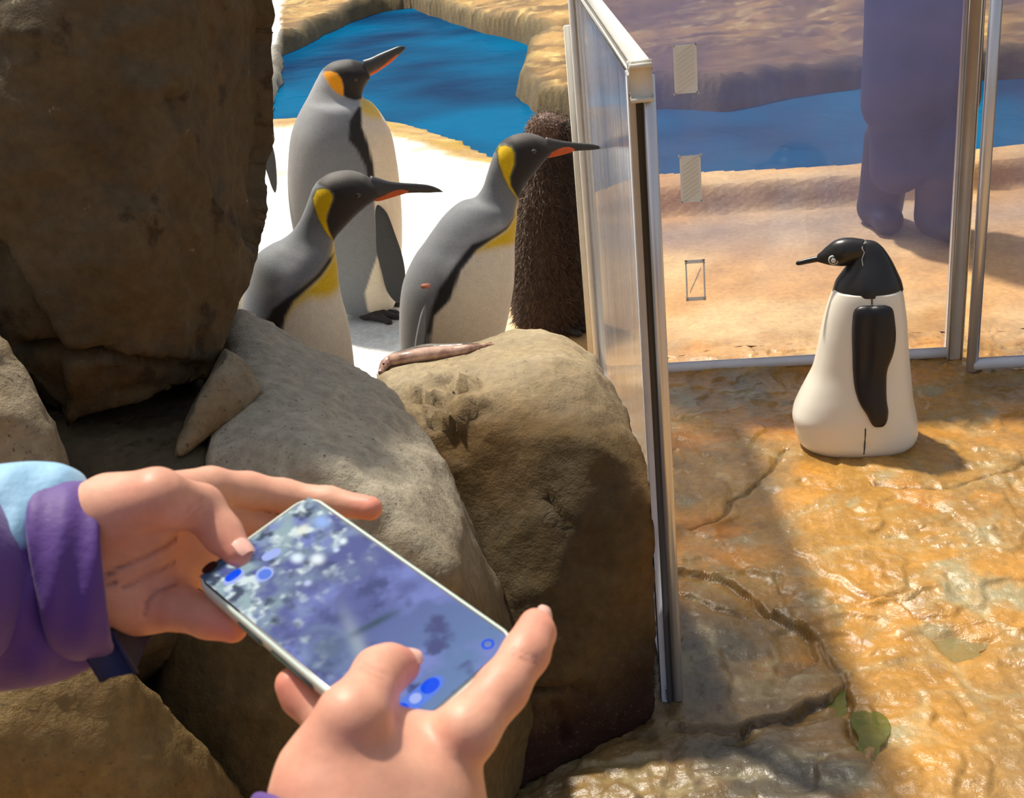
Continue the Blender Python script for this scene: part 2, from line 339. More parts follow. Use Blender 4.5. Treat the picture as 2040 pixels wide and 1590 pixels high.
# ------------------------------------------------------------------ ground, floor and pool
pool_px = [(530, 231), (600, 227), (740, 228), (800, 236), (860, 248), (930, 274), (985, 300), (1100, 330), (1200, 345), (1330, 345), (1500, 338), (1720, 324), (1990, 292), (2300, 262),
           (2300, 130), (1990, 158), (1800, 170), (1700, 176), (1560, 196), (1440, 222), (1310, 216), (1200, 228), (1145, 238), (1075, 226), (1030, 187), (1048, 132), (1084, 97), (1000, 74), (950, 63), (880, 38), (820, 16),
           (760, 24), (700, 44), (640, 72), (590, 98), (560, 112), (556, 160), (540, 200)]
WZ = -0.10
pool = [tuple(G(x, y, .11 if (x > 1150 and y > 240) else (.03 if (y > 240 or (y > 225 and x < 870)) else WZ))[:2]) for x, y in pool_px]
def PW(*pts): return [tuple(G(x, y)[:2]) for x, y in pts]
ledges = [  # (polyline in the floor, step height, fall-off, groove depth)
    (PW((1562, 903), (1532, 950), (1500, 975), (1462, 1000), (1440, 1025), (1400, 1048), (1378, 1064)), .003, .02, .010),
    (PW((2060, 935), (1960, 965), (1905, 985), (1850, 992), (1790, 986), (1740, 975)), .003, .03, .008),
    (PW((1345, 1140), (1440, 1152), (1490, 1180), (1545, 1215), (1590, 1245), (1612, 1262), (1622, 1310), (1600, 1330)), .010, .05, .006),
    (PW((1560, 1208), (1600, 1204), (1640, 1208), (1668, 1196), (1730, 1192), (1785, 1180), (1802, 1208)), -.010, .04, .012),
    (PW((1480, 1452), (1530, 1430), (1580, 1418), (1632, 1382)), .013, .04, .012),
    (PW((1800, 1208), (1850, 1235), (1900, 1238), (1960, 1230), (2060, 1252)), -.010, .05, .008),
    (PW((1615, 1262), (1650, 1300), (1684, 1350), (1692, 1400), (1712, 1450), (1722, 1500)), .006, .03, .006),
    (PW((1345, 1445), (1420, 1452), (1480, 1452)), .006, .03, .008),
    (PW((1360, 1180), (1420, 1205), (1480, 1210)), .005, .02, .005),
    (PW((1700, 1400), (1740, 1405), (1765, 1440), (1772, 1480), (1740, 1520)), -.006, .03, .004),
    (PW((1440, 1145), (1480, 1128), (1530, 1140), (1552, 1175)), -.006, .02, .003),
]
dips = [PW((1436, 1150), (1480, 1132), (1530, 1145), (1545, 1180), (1510, 1192), (1465, 1178)), PW((1648, 1382), (1680, 1352), (1692, 1402), (1690, 1420), (1640, 1418)),
        PW((1692, 1428), (1735, 1425), (1768, 1450), (1770, 1490), (1730, 1530), (1712, 1500)), PW((1850, 1262), (1900, 1250), (1978, 1262), (1960, 1292), (1900, 1310), (1866, 1290))]
def terr(x, y):
    P = np.stack([x, y, np.zeros_like(x)], 1)
    h = .010*fbm(P, 1.6, 3, 3) + .004*fbm(P, 9, 4, 5)
    fine = (x > -.3) & (x < 2.4) & (y > 1.0) & (y < 3.6)
    if fine.any():
        xf, yf = x[fine], y[fine]; Q = P[fine]
        wob = .012*fbm(Q, 14, 3, 9); wob2 = .012*fbm(Q + 5, 14, 3, 11)
        xx, yy = xf+wob, yf+wob2
        rg = np.clip(fbm(Q*[1, 1.5, 1] + .04*fbm(Q, 5, 2, 43)[:, None], 7.5, 4, 42, True), 0, 3)
        dh = .0030*fbm(Q, 30, 4, 21, True)*(.6+.4*fbm(Q, 2, 2, 31)) + .0022*rg*np.clip(fbm(Q, 2.4, 2, 44)+.6, 0, 1.2) - .006*np.clip(rg-1.25, 0, 1); q_ = 2.4*fbm(Q, 3.4, 4, 41); dh = dh + .006*(np.floor(q_)+np.clip((q_-np.floor(q_)-.86)/.14, 0, 1))
        for pl, st, fo, gr in ledges:
            d = polydist(xx, yy, pl); b = 1e9; sg = np.ones_like(xx); bd = np.full(xx.shape, 1e9)
            for (x0, y0), (x1, y1) in zip(pl[:-1], pl[1:]):
                dx, dy = x1-x0, y1-y0; t = np.clip(((xx-x0)*dx+(yy-y0)*dy)/(dx*dx+dy*dy), 0, 1); q = np.hypot(xx-x0-t*dx, yy-y0-t*dy)
                s = np.sign(dx*(yy-y0)-dy*(xx-x0)); m = q < bd; bd = np.where(m, q, bd); sg = np.where(m, s, sg)
            dh += st*np.exp(-d/fo)*np.tanh(sg*d/.003) - gr*np.exp(-(d/.005)**2)
        for dp in dips: dh -= .010*soft(xx, yy, dp, .012)
        h[fine] += dh*np.clip((3.6-yf)/.3, 0, 1)*np.clip((2.4-xf)/.3, 0, 1)*np.clip((xf+.3)/.2, 0, 1)*np.clip((yf-1)/.2, 0, 1)
    # pool basin, kerb behind the acrylic panels, far bank
    near = polydist(x, y, pool, True); ins = inside(x, y, pool); s = np.where(ins, -near, near)
    wv = .05*fbm(P, 2.5, 3, 51); s2 = s + wv*np.clip((y-4)/4, 0, 1)*.6
    cut = np.clip(-(s2)/.08, 0, 1); h = h - .55*cut
    kerb = np.clip((x-.35)/.3, 0, 1)*np.clip((.26-s)/.045, 0, 1)*(s2 > 0)*(y < 8.5)*(y < 6.9+.0*x)
    h = h + .11*kerb
    px, py, _ = proj(np.stack([x, np.maximum(y, .3), np.zeros_like(x)], 1))
    far = ((py < np.where(px < 990, 205, 236)) & (y > 5.5) & (px > 556)) & (s2 > 0)
    f = far*np.clip(s2/.05, 0, 1)
    h = h + f*(.07 + .08*np.clip(s2/2.5, 0, 2.5) + .025*fbm(P, 1.8, 4, 61) + .02*fbm(P*[1, 3, 1], 5, 3, 62, True))
    rim = (py > 220) & (y > 4.4) & (x < .4) & (s2 > 0); h = h + rim*.05*np.exp(-(s2-.35)**2/.08)*np.clip(s2/.06, 0, 1)
    return h, s, px, py, far
def terr_col(x, y, s, px, py, far):
    P = np.stack([x, y, np.zeros_like(x)], 1); n = len(x)
    n1 = fbm(P, 3.2, 4, 71); n2 = fbm(P, 1.3, 3, 72); n3 = fbm(P, 11, 4, 73)
    def lerp(a, b, t): t = np.clip(t, 0, 1)[:, None]; return a*(1-t)+b*t
    gold = lerp(srgb(156, 120, 66)[None], srgb(186, 136, 62)[None], n1*1.2+.5)
    gold = lerp(gold, srgb(128, 110, 74)[None], (n2+.35*n3)*1.8-.05)
    gold = lerp(gold, srgb(160, 146, 108)[None], (n3*1.6+n1*.4)*1.0-.75)
    gold = lerp(gold, srgb(204, 132, 46)[None], fbm(P, 4.5, 4, 88)*1.4-.6)
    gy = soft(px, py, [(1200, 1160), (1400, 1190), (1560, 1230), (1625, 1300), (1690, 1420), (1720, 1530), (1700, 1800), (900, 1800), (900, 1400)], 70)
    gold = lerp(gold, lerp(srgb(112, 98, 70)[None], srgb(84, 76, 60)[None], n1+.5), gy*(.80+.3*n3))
    tan = lerp(srgb(222, 184, 128)[None], srgb(206, 158, 98)[None], n1*1.5+.5)
    c = gold
    c = lerp(c, tan, np.clip((y-3.02)/.12 + .8*n3, 0, 1)); kb = np.exp(-((s-.50-.10*n1)/.26)**2)*(s > 0)*(x > .2)*(y > 3.6); c = lerp(c, srgb(150, 134, 122)[None], kb*.75)  # darker band before the kerb: its shading and reflection painted into the ground
    white = lerp(srgb(238, 238, 232)[None], srgb(206, 200, 178)[None], n1*1.0+n3*.5-.35)
    lw = np.clip((1010+40*n2-px)/40, 0, 1)*np.clip((y-1.7)/.2, 0, 1)
    # the pale ground, tan again along the pool edge
    edge = [(300, 262), (690, 262), (790, 290), (860, 315), (930, 333), (990, 350), (1060, 420), (1060, 560), (1015, 640), (1000, 760), (300, 1100)]
    wm = soft(px + 14*n3, py + 8*n1, edge, 9)
    c = lerp(c, white, wm*lw)
    rimc = lerp(srgb(168, 132, 78)[None], srgb(196, 164, 100)[None], n3+.5)
    rm = np.clip((1030-px)/40, 0, 1)*(1-wm)*(py > 200)*(y > 4)
    c = lerp(c, rimc, rm*1.0); c = lerp(c, srgb(176, 140, 36)[None], rm*np.clip(1-s/.35, 0, 1)*np.clip(n1*2+.3, 0, 1))
    farc = lerp(srgb(176, 138, 78)[None], srgb(120, 92, 54)[None], fbm(P*[1, 2.6, 1], 2.4, 5, 81)*1.4+.4); farc = lerp(farc, srgb(206, 176, 110)[None], n3*1.5-.5)
    farc = lerp(farc, srgb(110, 82, 60)[None], (px > 1150)*(fbm(P, .8, 2, 83)+.4))
    c = lerp(c, farc, far*1.0)
    c = lerp(c, white, ((px < 560) & (py < 235) & (y > 5))*1.0)
    c = lerp(c, srgb(84, 74, 48)[None], np.clip(1.4-np.abs(s)/.10, 0, 1)*((py < 236) & (y > 5.5))*.85)  # shore face of the far bank darkened: wet tone plus painted-in shade
    nr_ = (x > -.3) & (x < 2.2) & (y > 1.1) & (y < 3.3)
    if nr_.any():
        Q = P[nr_]; w1 = .012*fbm(Q, 14, 3, 9); w2 = .012*fbm(Q+5, 14, 3, 11); g = np.zeros(nr_.sum())
        for pl_, st_, fo_, gr_ in ledges: g = np.maximum(g, gr_/.012*np.exp(-(polydist(x[nr_]+w1, y[nr_]+w2, pl_)/.006)**2))
        rg = fbm(Q*[1, 1.5, 1] + .04*fbm(Q, 5, 2, 43)[:, None], 7.5, 4, 42, True)
        cn = c[nr_]; cn = lerp(cn, srgb(72, 54, 30)[None], g*.85); cn = lerp(cn, srgb(176, 164, 122)[None], np.clip(rg-.9, 0, 1)*.55); cn = lerp(cn, srgb(112, 84, 40)[None], np.clip(fbm(Q, 16, 4, 93)-.35, 0, 1)*.6); cn = lerp(cn, srgb(226, 150, 40)[None], np.clip(fbm(Q, 9, 4, 94)-.3, 0, 1)*.5*np.clip((y[nr_]-1.7)/.2, 0, 1)); c[nr_] = cn
    wet = np.clip((3.6-y)/.3, 0, 1)*np.clip((px-980)/60, 0, 1)
    return c, wet
def ground_patch(name, xs, ys, hole=None):
    X, Yy = np.meshgrid(xs, ys, indexing='ij'); x = X.ravel(); y = Yy.ravel()
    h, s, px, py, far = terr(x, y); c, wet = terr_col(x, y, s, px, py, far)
    F = grid_faces(len(xs), len(ys))
    if hole:
        cx = x[F].mean(1); cy = y[F].mean(1); F = F[~((cx > hole[0]) & (cx < hole[1]) & (cy > hole[2]) & (cy < hole[3]))]
    o = mk(name, np.stack([x, y, h], 1), F[:, ::-1] if False else F, M['floor'], cols=c)
    me = o.data; at = me.attributes.new('Wet', 'FLOAT', 'POINT'); at.data.foreach_set('value', wet.astype(np.float32))
    o['kind'] = 'structure'; return o
hx0, hx1, hy0, hy1 = -.12, 1.68, 1.2, 3.2
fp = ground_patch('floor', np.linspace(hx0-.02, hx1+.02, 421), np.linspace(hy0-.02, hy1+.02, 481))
fv = np.zeros(421*481*3); fp.data.vertices.foreach_get('co', fv); fv = fv.reshape(421, 481, 3)
for sl_ in (np.s_[0, :, 2], np.s_[-1, :, 2], np.s_[:, 0, 2], np.s_[:, -1, 2]): fv[sl_] -= .02
fp.data.vertices.foreach_set('co', fv.ravel()); fp.data.update()
def snap(a, *vs):
    for v in vs: a[np.argmin(abs(a-v))] = v
    return a
bx = snap(np.unique(np.r_[np.arange(-45, -7, 2.0), np.arange(-7, -2, .12), np.arange(-2, 3, .04), np.arange(3, 11, .12), np.arange(11, 50, 2.0)].round(3)), hx0, hx1)
by = snap(np.unique(np.r_[np.arange(-30, -1.5, 1.5), np.arange(-1.5, 1, .1), np.arange(1, 4.4, .04), np.arange(4.4, 6.2, .016), np.arange(6.2, 9, .04), np.arange(9, 24, .10), np.arange(24, 80, 3.0)].round(3)), hy0, hy1)
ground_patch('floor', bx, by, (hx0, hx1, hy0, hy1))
wx = np.linspace(-7, 10.5, 3); wy = np.linspace(4, 23.5, 3)
wv = np.array([[-7, 4.2, WZ], [10.5, 4.2, WZ], [10.5, 23.5, WZ], [-7, 23.5, WZ]])
o = mk('pool_water', wv, [(0, 1, 2, 3)], M['water'], origin=(0, 8, WZ)); tag(o, 'bright blue pool water between the tan rock banks', 'water', kind='stuff')
for i, (dp, mt, lb) in enumerate([(dips[1], 'puddle', 'small green puddle in the broken stone, above the larger green one'), (dips[2], 'puddle', 'larger curved green puddle lowest in the broken stone floor'), (dips[3], 'puddle_clear', 'shallow grey-green puddle at the right of the wet stone floor')]):
    c = np.mean(dp, 0); hz = terr(np.array([c[0]]), np.array([c[1]]))[0][0] + .0045
    ring = catmull([tuple(p) for p in dp]+[tuple(dp[0])], 90)[:-1]; wn_ = fbm(np.c_[ring, np.zeros(89)], 28, 3, 5); ring = np.array([c + (p-c)*(1.0+.30*w_) for p, w_ in zip(ring, wn_)])
    V = [[p[0], p[1], hz] for p in ring] + [[p[0], p[1], hz-.012] for p in ring]; n = len(ring)
    F = [tuple(range(n)), tuple(range(2*n-1, n-1, -1))] + [(k, k+n, (k+1) % n+n, (k+1) % n) for k in range(n)]
    o = mk('puddle', V, F, M[mt], origin=(c[0], c[1], hz), smooth=False); tag(o, lb, 'puddle')

# ------------------------------------------------------------------ rocks
def rock(name, hulls, mt, label, voxel=.014, amp=.012, seed=0, colf=None, smooth_it=1, rough=(), facets=()):
    bm = bmesh.new()
    for pts in hulls:
        vs = [bm.verts.new(tuple(p)) for p in pts]
        r = bmesh.ops.convex_hull(bm, input=vs)
        bmesh.ops.delete(bm, geom=list({v for v in r['geom_interior'] + r['geom_unused'] if isinstance(v, bmesh.types.BMVert)}), context='VERTS')
    me = bpy.data.meshes.new('tmp'); bm.to_mesh(me); bm.free(); ob = bpy.data.objects.new('tmp', me); COL.objects.link(ob)
    rm = ob.modifiers.new('r', 'REMESH'); rm.mode = 'VOXEL'; rm.voxel_size = voxel
    sm = ob.modifiers.new('s', 'SMOOTH'); sm.iterations = smooth_it; sm.factor = .5
    dg = bpy.context.evaluated_depsgraph_get(); ev = ob.evaluated_get(dg); m2 = bpy.data.meshes.new_from_object(ev)
    n = len(m2.vertices); V = np.zeros(n*3); m2.vertices.foreach_get('co', V); V = V.reshape(-1, 3); Nn = np.zeros(n*3); m2.vertices.foreach_get('normal', Nn); Nn = Nn.reshape(-1, 3)
    F = [tuple(p.vertices) for p in m2.polygons]
    bpy.data.objects.remove(ob); bpy.data.meshes.remove(me)
    q = V + .05*np.stack([fbm(V, 4, 2, seed+1), fbm(V, 4, 2, seed+2), fbm(V, 4, 2, seed+3)], 1)
    d = amp*1.0*fbm(q, 3.2, 3, seed+4) + amp*.45*fbm(q, 11, 4, seed+5, True) + amp*.22*fbm(V, 42, 3, seed+6)
    cr_ = fbm(V, 5.5, 2, seed+9, True); d = d - amp*.9*np.clip(cr_-.85, 0, 1)
    lines = ROCK_LINES.get(name+str(seed))
    px, py, _ = proj(V)
    if lines:
        front = (Nn @ FW) < .2
        for pl, wd, dp in lines: d = d - front*dp*np.exp(-(polydist(px + 5*fbm(V, 30, 2, 5), py + 5*fbm(V, 30, 2, 6), pl)/wd)**2)
    fr_ = (Nn @ FW) < .25
    for poly_, a_ in facets: d = d - fr_*soft(px + 6*fbm(V, 12, 2, 5), py, poly_, 9)*a_
    for poly_, a_ in rough: d = d + soft(px, py, poly_, 14)*a_*(fbm(V, 38, 4, 77, True)-.3)
    V = V + Nn*(d-amp*.1)[:, None]
    b = V.min(0); org = ((V[:, 0].min()+V[:, 0].max())/2, (V[:, 1].min()+V[:, 1].max())/2, max(b[2], 0))
    o = mk(name, V, F, mt, origin=org, cols=colf(V, px, py) if colf else None); me = o.data
    return tag(o, label, 'rock')
ROCK_LINES = {
 'boulder10': [([(20, 700), (120, 706), (190, 706), (260, 712), (330, 722), (420, 738)], 7, .034), ([(400, 800), (330, 770), (240, 790)], 5, .01)],
 'boulder30': [([(1085, 985), (1110, 1020), (1130, 1050)], 7, .014), ([(1020, 1370), (1100, 1378), (1150, 1368), (1180, 1385)], 7, .018), ([(1108, 1400), (1118, 1440), (1130, 1480)], 7, .018), ([(930, 752), (968, 728)], 5, .010)],
}
# left hand boulder, towering out of the frame
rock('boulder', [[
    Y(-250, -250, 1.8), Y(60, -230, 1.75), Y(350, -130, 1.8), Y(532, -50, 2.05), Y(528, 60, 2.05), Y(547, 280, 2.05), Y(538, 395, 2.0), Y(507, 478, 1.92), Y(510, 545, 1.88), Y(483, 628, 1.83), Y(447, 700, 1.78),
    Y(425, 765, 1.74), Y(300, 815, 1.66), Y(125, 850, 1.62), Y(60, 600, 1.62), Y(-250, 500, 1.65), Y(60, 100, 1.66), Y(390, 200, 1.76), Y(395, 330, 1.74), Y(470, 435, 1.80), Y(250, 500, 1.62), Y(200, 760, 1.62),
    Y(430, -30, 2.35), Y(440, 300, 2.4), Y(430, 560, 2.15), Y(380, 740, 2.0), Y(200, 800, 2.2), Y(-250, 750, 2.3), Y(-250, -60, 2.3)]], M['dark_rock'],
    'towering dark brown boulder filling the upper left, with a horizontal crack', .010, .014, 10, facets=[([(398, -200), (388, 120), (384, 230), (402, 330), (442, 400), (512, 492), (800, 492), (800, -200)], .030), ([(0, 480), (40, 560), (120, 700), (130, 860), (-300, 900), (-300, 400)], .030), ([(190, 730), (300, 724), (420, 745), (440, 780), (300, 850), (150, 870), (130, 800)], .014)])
# small broken rock under it
rock('small_rock', [[Y(452, 690, 1.72), Y(485, 712, 1.72), Y(526, 782, 1.68), Y(492, 812, 1.64), Y(430, 838, 1.62), Y(395, 880, 1.58), Y(345, 915, 1.55), Y(400, 790, 1.62), Y(440, 730, 1.66), Y(430, 700, 1.95), Y(490, 760, 1.86), Y(400, 800, 1.9), Y(420, 880, 1.7), Y(480, 800, 1.76)]],
    M['rock'], 'small broken angular rock wedged under the towering boulder', .008, .008, 20)
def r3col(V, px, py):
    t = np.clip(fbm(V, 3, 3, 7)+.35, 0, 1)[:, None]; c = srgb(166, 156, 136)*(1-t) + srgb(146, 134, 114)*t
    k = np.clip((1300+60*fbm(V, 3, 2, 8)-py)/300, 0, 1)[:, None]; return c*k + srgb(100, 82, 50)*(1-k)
# sloping ridge rock
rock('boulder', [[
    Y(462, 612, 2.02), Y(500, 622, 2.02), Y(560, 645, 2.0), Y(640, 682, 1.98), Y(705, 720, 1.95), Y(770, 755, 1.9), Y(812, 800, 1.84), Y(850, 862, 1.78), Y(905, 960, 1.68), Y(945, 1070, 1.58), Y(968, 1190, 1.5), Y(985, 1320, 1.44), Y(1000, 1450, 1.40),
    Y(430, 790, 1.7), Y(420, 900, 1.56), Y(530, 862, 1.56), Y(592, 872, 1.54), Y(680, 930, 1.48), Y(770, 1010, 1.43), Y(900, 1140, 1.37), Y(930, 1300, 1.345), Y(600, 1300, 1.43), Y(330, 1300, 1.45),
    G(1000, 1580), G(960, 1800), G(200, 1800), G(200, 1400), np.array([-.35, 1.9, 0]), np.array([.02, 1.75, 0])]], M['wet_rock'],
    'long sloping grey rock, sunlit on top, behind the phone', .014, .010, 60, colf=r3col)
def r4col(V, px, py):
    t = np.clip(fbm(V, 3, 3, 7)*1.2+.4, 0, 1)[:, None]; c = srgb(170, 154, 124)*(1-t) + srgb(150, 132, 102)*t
    k = np.clip((890+70*fbm(V, 4, 2, 8)-py)/160, 0, 1)[:, None]; low = srgb(104, 78, 42)*(1-t)+srgb(78, 64, 40)*t; c = c*k + low*(1-k)  # front face darkened below the top, its shade put into the colour
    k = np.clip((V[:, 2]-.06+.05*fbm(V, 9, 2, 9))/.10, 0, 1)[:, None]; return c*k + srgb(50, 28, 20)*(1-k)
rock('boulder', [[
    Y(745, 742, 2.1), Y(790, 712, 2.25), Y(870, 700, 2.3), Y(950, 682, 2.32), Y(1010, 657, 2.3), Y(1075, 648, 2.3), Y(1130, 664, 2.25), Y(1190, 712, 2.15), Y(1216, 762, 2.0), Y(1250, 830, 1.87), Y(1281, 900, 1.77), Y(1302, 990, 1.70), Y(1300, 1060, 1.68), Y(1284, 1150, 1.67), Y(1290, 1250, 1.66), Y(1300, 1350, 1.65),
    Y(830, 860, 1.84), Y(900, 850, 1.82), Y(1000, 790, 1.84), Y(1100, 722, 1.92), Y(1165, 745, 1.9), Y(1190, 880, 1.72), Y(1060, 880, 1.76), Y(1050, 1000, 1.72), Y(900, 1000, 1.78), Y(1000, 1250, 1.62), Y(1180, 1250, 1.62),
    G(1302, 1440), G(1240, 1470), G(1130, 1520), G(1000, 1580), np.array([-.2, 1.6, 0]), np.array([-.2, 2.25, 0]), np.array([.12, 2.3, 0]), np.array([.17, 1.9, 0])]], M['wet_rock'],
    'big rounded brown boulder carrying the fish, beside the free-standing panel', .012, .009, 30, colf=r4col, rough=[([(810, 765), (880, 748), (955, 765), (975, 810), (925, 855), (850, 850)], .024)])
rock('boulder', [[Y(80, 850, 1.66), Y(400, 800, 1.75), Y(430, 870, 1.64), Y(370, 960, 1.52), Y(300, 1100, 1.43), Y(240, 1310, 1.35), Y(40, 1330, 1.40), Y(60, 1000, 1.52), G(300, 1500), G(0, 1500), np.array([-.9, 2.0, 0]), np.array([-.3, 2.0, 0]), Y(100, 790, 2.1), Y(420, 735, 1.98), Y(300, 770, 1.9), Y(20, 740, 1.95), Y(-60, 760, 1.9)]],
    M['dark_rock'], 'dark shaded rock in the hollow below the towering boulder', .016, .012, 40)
rock('boulder', [[Y(-300, 520, 1.5), Y(-20, 655, 1.5), Y(20, 700, 1.5), Y(62, 775, 1.47), Y(104, 868, 1.43), Y(112, 930, 1.40), Y(100, 1100, 1.36), Y(-300, 1100, 1.35), Y(0, 800, 1.42), Y(-300, 600, 1.9), Y(30, 850, 1.7), np.array([-.75, 1.4, 0]), np.array([-.75, 1.9, 0]), np.array([-1.3, 1.4, 0])]],
    M['rock'], 'rounded grey-brown boulder at the left edge above the light blue sleeve', .014, .010, 50)
rock('boulder', [[Y(-200, 1290, 1.24), Y(120, 1300, 1.25), Y(236, 1312, 1.27), Y(262, 1400, 1.25), Y(290, 1500, 1.22), Y(322, 1600, 1.20), Y(340, 1750, 1.18), Y(-200, 1750, 1.12), Y(0, 1450, 1.17), np.array([-.45, 1.15, 0]), np.array([-.9, 1.15, 0]), np.array([-.35, 1.36, 0]), Y(200, 1330, 1.40), Y(-200, 1300, 1.5)]],
    M['wet_rock'], 'brown boulder in the bottom left corner under the purple sleeve', .014, .010, 70, colf=lambda V, px, py: srgb(128, 104, 64)*np.ones((len(V), 1)))

# ------------------------------------------------------------------ acrylic panels
def panel_frame(root, a, b, h, sheet, parts, lean=0.0):
    """a, b floor points of the sheet's lower corners"""
    a = np.asarray(a, float); b = np.asarray(b, float); d = (b-a)/np.linalg.norm(b-a); z = np.array([0, 0, 1.0]); n = np.cross(d, z)
    mid = (a+b)/2 + z*(h/2+.02); L = np.linalg.norm(b-a)/2
    v, f = box(mid, d*L, n*.004, z*(h/2-.01)); mk('sheet', v, f, sheet, root, smooth=False)
    for (nm, p0, p1, r, mt) in parts:
        v, f = tube(p0, p1, r); mk(nm, v, f, M[mt], root)
Z = np.array([0, 0, 1.0])
sa = G(1342, 1398); sa = np.array([sa[0], sa[1], 0]); sb = np.array([.262, 3.13, 0]); sdv = (sb-sa)/np.linalg.norm(sb-sa); sn = np.cross(sdv, Z); PH = 1.075
sp = empty('acrylic_panel', (sa+sb)/2, 'free-standing clear panel seen edge-on, running away from the boulder', 'panel')
panel_frame(sp, sa+sdv*.02, sb, PH, M['sheet_side'], [])
v, f = tube(sa+sn*.008+Z*.005, sa+sn*.008+Z*(PH-.005), .0095); mk('post', v, f, M['steel'], sp, label='polished steel round post at the near edge')
v, f = box(sa-sn*.006+sdv*.010+Z*(PH/2), sdv*.014, sn*.003, Z*(PH/2-.004), .002); mk('edge_strip', v, f, M['gasket'], sp, label='dark edge strip')
v, f = box(sa-sn*.013+sdv*.016+Z*(PH/2), sdv*.014, sn*.004, Z*(PH/2-.004), .003); mk('edge_strip', v, f, M['white_rail'], sp, label='pale edge strip')
v, f = box((sa+sb)/2+Z*PH, (sb-sa)/2*1.0, sn*.010, Z*.012, .004); mk('top_rail', v, f, M['white_frame'], sp, label='cream white top rail')
v, f = box(sa+Z*(PH-.012)-sn*.003, sdv*.013, sn*.0095, Z*.020, .006); mk('corner_cap', v, f, M['white_frame'], sp, label='white corner cap')
v, f = box((sa+sb)/2+Z*.016, (sb-sa)/2, sn*.010, Z*.014, .003); mk('bottom_rail', v, f, M['white_rail'], sp)
v, f = box(sb+Z*PH/2, sdv*.012, sn*.011, Z*PH/2, .003); mk('post', v, f, M['white_frame'], sp, label='pale square post at the far edge')
v, f = tube(sb-sn*.014-sdv*.014+Z*.005, sb-sn*.014-sdv*.014+Z*(PH-.01), .007); mk('edge_strip', v, f, M['alu'], sp, label='grey rounded edge strip')
lp = Y(1186, 655, 3.22); lx = lp[0]-.012
cs = mk('corner_post', *box(np.array([lx, 3.24, .475]), [.012, 0, 0], [0, .012, 0], [0, 0, .475], .002), M['white_frame'], origin=(lx, 3.24, 0)); tag(cs, 'short cream post just behind the far end of the free-standing panel', 'post')
# back panel with three pads
a1 = np.array([.285, 3.125, 0]); b1 = G(1898, 712); b1 = np.array([b1[0], b1[1], 0]); d1 = (b1-a1)/np.linalg.norm(b1-a1); n1_ = np.cross(d1, Z)
bp = empty('acrylic_panel', (a1+b1)/2, 'wide hazy clear panel with three pads, behind the plastic penguin', 'panel')
PB = 1.12
panel_frame(bp, a1, b1, PB, M['sheet_back'], [('bottom_rail', a1+Z*.016, b1+Z*.016, .015, 'white_rail'), ('top_rail', a1+Z*PB, b1+Z*PB, .015, 'white_rail')])
v, f = box(b1+Z*PB/2, d1*.019, n1_*.017, Z*PB/2, .005); mk('post', v, f, M['brown_post'], bp, label='beige grey post')
v, f = tube(b1+d1*.018+n1_*.01+Z*.0, b1+d1*.018+n1_*.01+Z*PB, .006); mk('edge_strip', v, f, M['alu'], bp)
def on_panel(px, py, a, n, off):
    r = ray(px, py); t = ((a+n*off-C0)@n)/(r@n); return C0+r*t
nn = n1_ if n1_[1] < 0 else -n1_
for k, (x0, y0, x1, y1) in enumerate([(1341, 86, 1390, 188), (1354, 308, 1398, 404), (1365, 517, 1406, 600)]):
    c = on_panel((x0+x1)/2, (y0+y1)/2, a1, nn, .008); ww = np.linalg.norm(on_panel(x0, (y0+y1)/2, a1, nn, .008)-on_panel(x1, (y0+y1)/2, a1, nn, .008))/2*.94; hh = np.linalg.norm(on_panel((x0+x1)/2, y0, a1, nn, .008)-on_panel((x0+x1)/2, y1, a1, nn, .008))/2*.95
    if k < 2:
        pd = mk('adhesive_pad', *box(c, d1*ww, nn*.004, Z*hh, .003), M['foam'], bp, smooth=False)
        V = []; F = []
        for q in range(9):
            t = -.8+q*.2; b_ = box(c+nn*.0052+d1*ww*.0+Z*hh*t*.95, d1*ww*.75+Z*hh*.22, nn*.0006, Z*.0009); V.append(b_)
        v, f = join(V); mk('pad_groove', v, f, M['foam_line'], pd, smooth=False)
    else:
        V = [box(c+d1*ww*.92*s_, d1*ww*.08, nn*.004, Z*hh, .001) for s_ in (-1, 1)] + [box(c+Z*hh*.94*s_, d1*ww, nn*.004, Z*hh*.06, .001) for s_ in (-1, 1)]
        V.append(box(c, d1*ww*.6+Z*hh*.6, nn*.002, Z*.003))
        v, f = join(V); mk('adhesive_pad', v, f, M['foam'], bp, smooth=False, label='empty outline of a pad, only its rim and a diagonal left')
# second back panel at the right edge
a2 = G(1936, 738); a2 = np.array([a2[0], a2[1], 0]); b2 = G(2040, 732); b2 = np.array([b2[0], b2[1], 0]); d2 = (b2-a2)/np.linalg.norm(b2-a2); b2 = a2+d2*1.0; n2_ = np.cross(d2, Z)
p2 = empty('acrylic_panel', (a2+b2)/2, 'hazy clear panel cut off by the right edge, with a silver frame', 'panel')
panel_frame(p2, a2, b2, PB, M['sheet_back'], [('bottom_rail', a2+Z*.018, b2+Z*.018, .017, 'white_rail'), ('top_rail', a2+Z*PB, b2+Z*PB, .017, 'white_rail'), ('post', a2+Z*.0, a2+Z*PB, .015, 'steel'), ('post', b2, b2+Z*PB, .015, 'steel')])

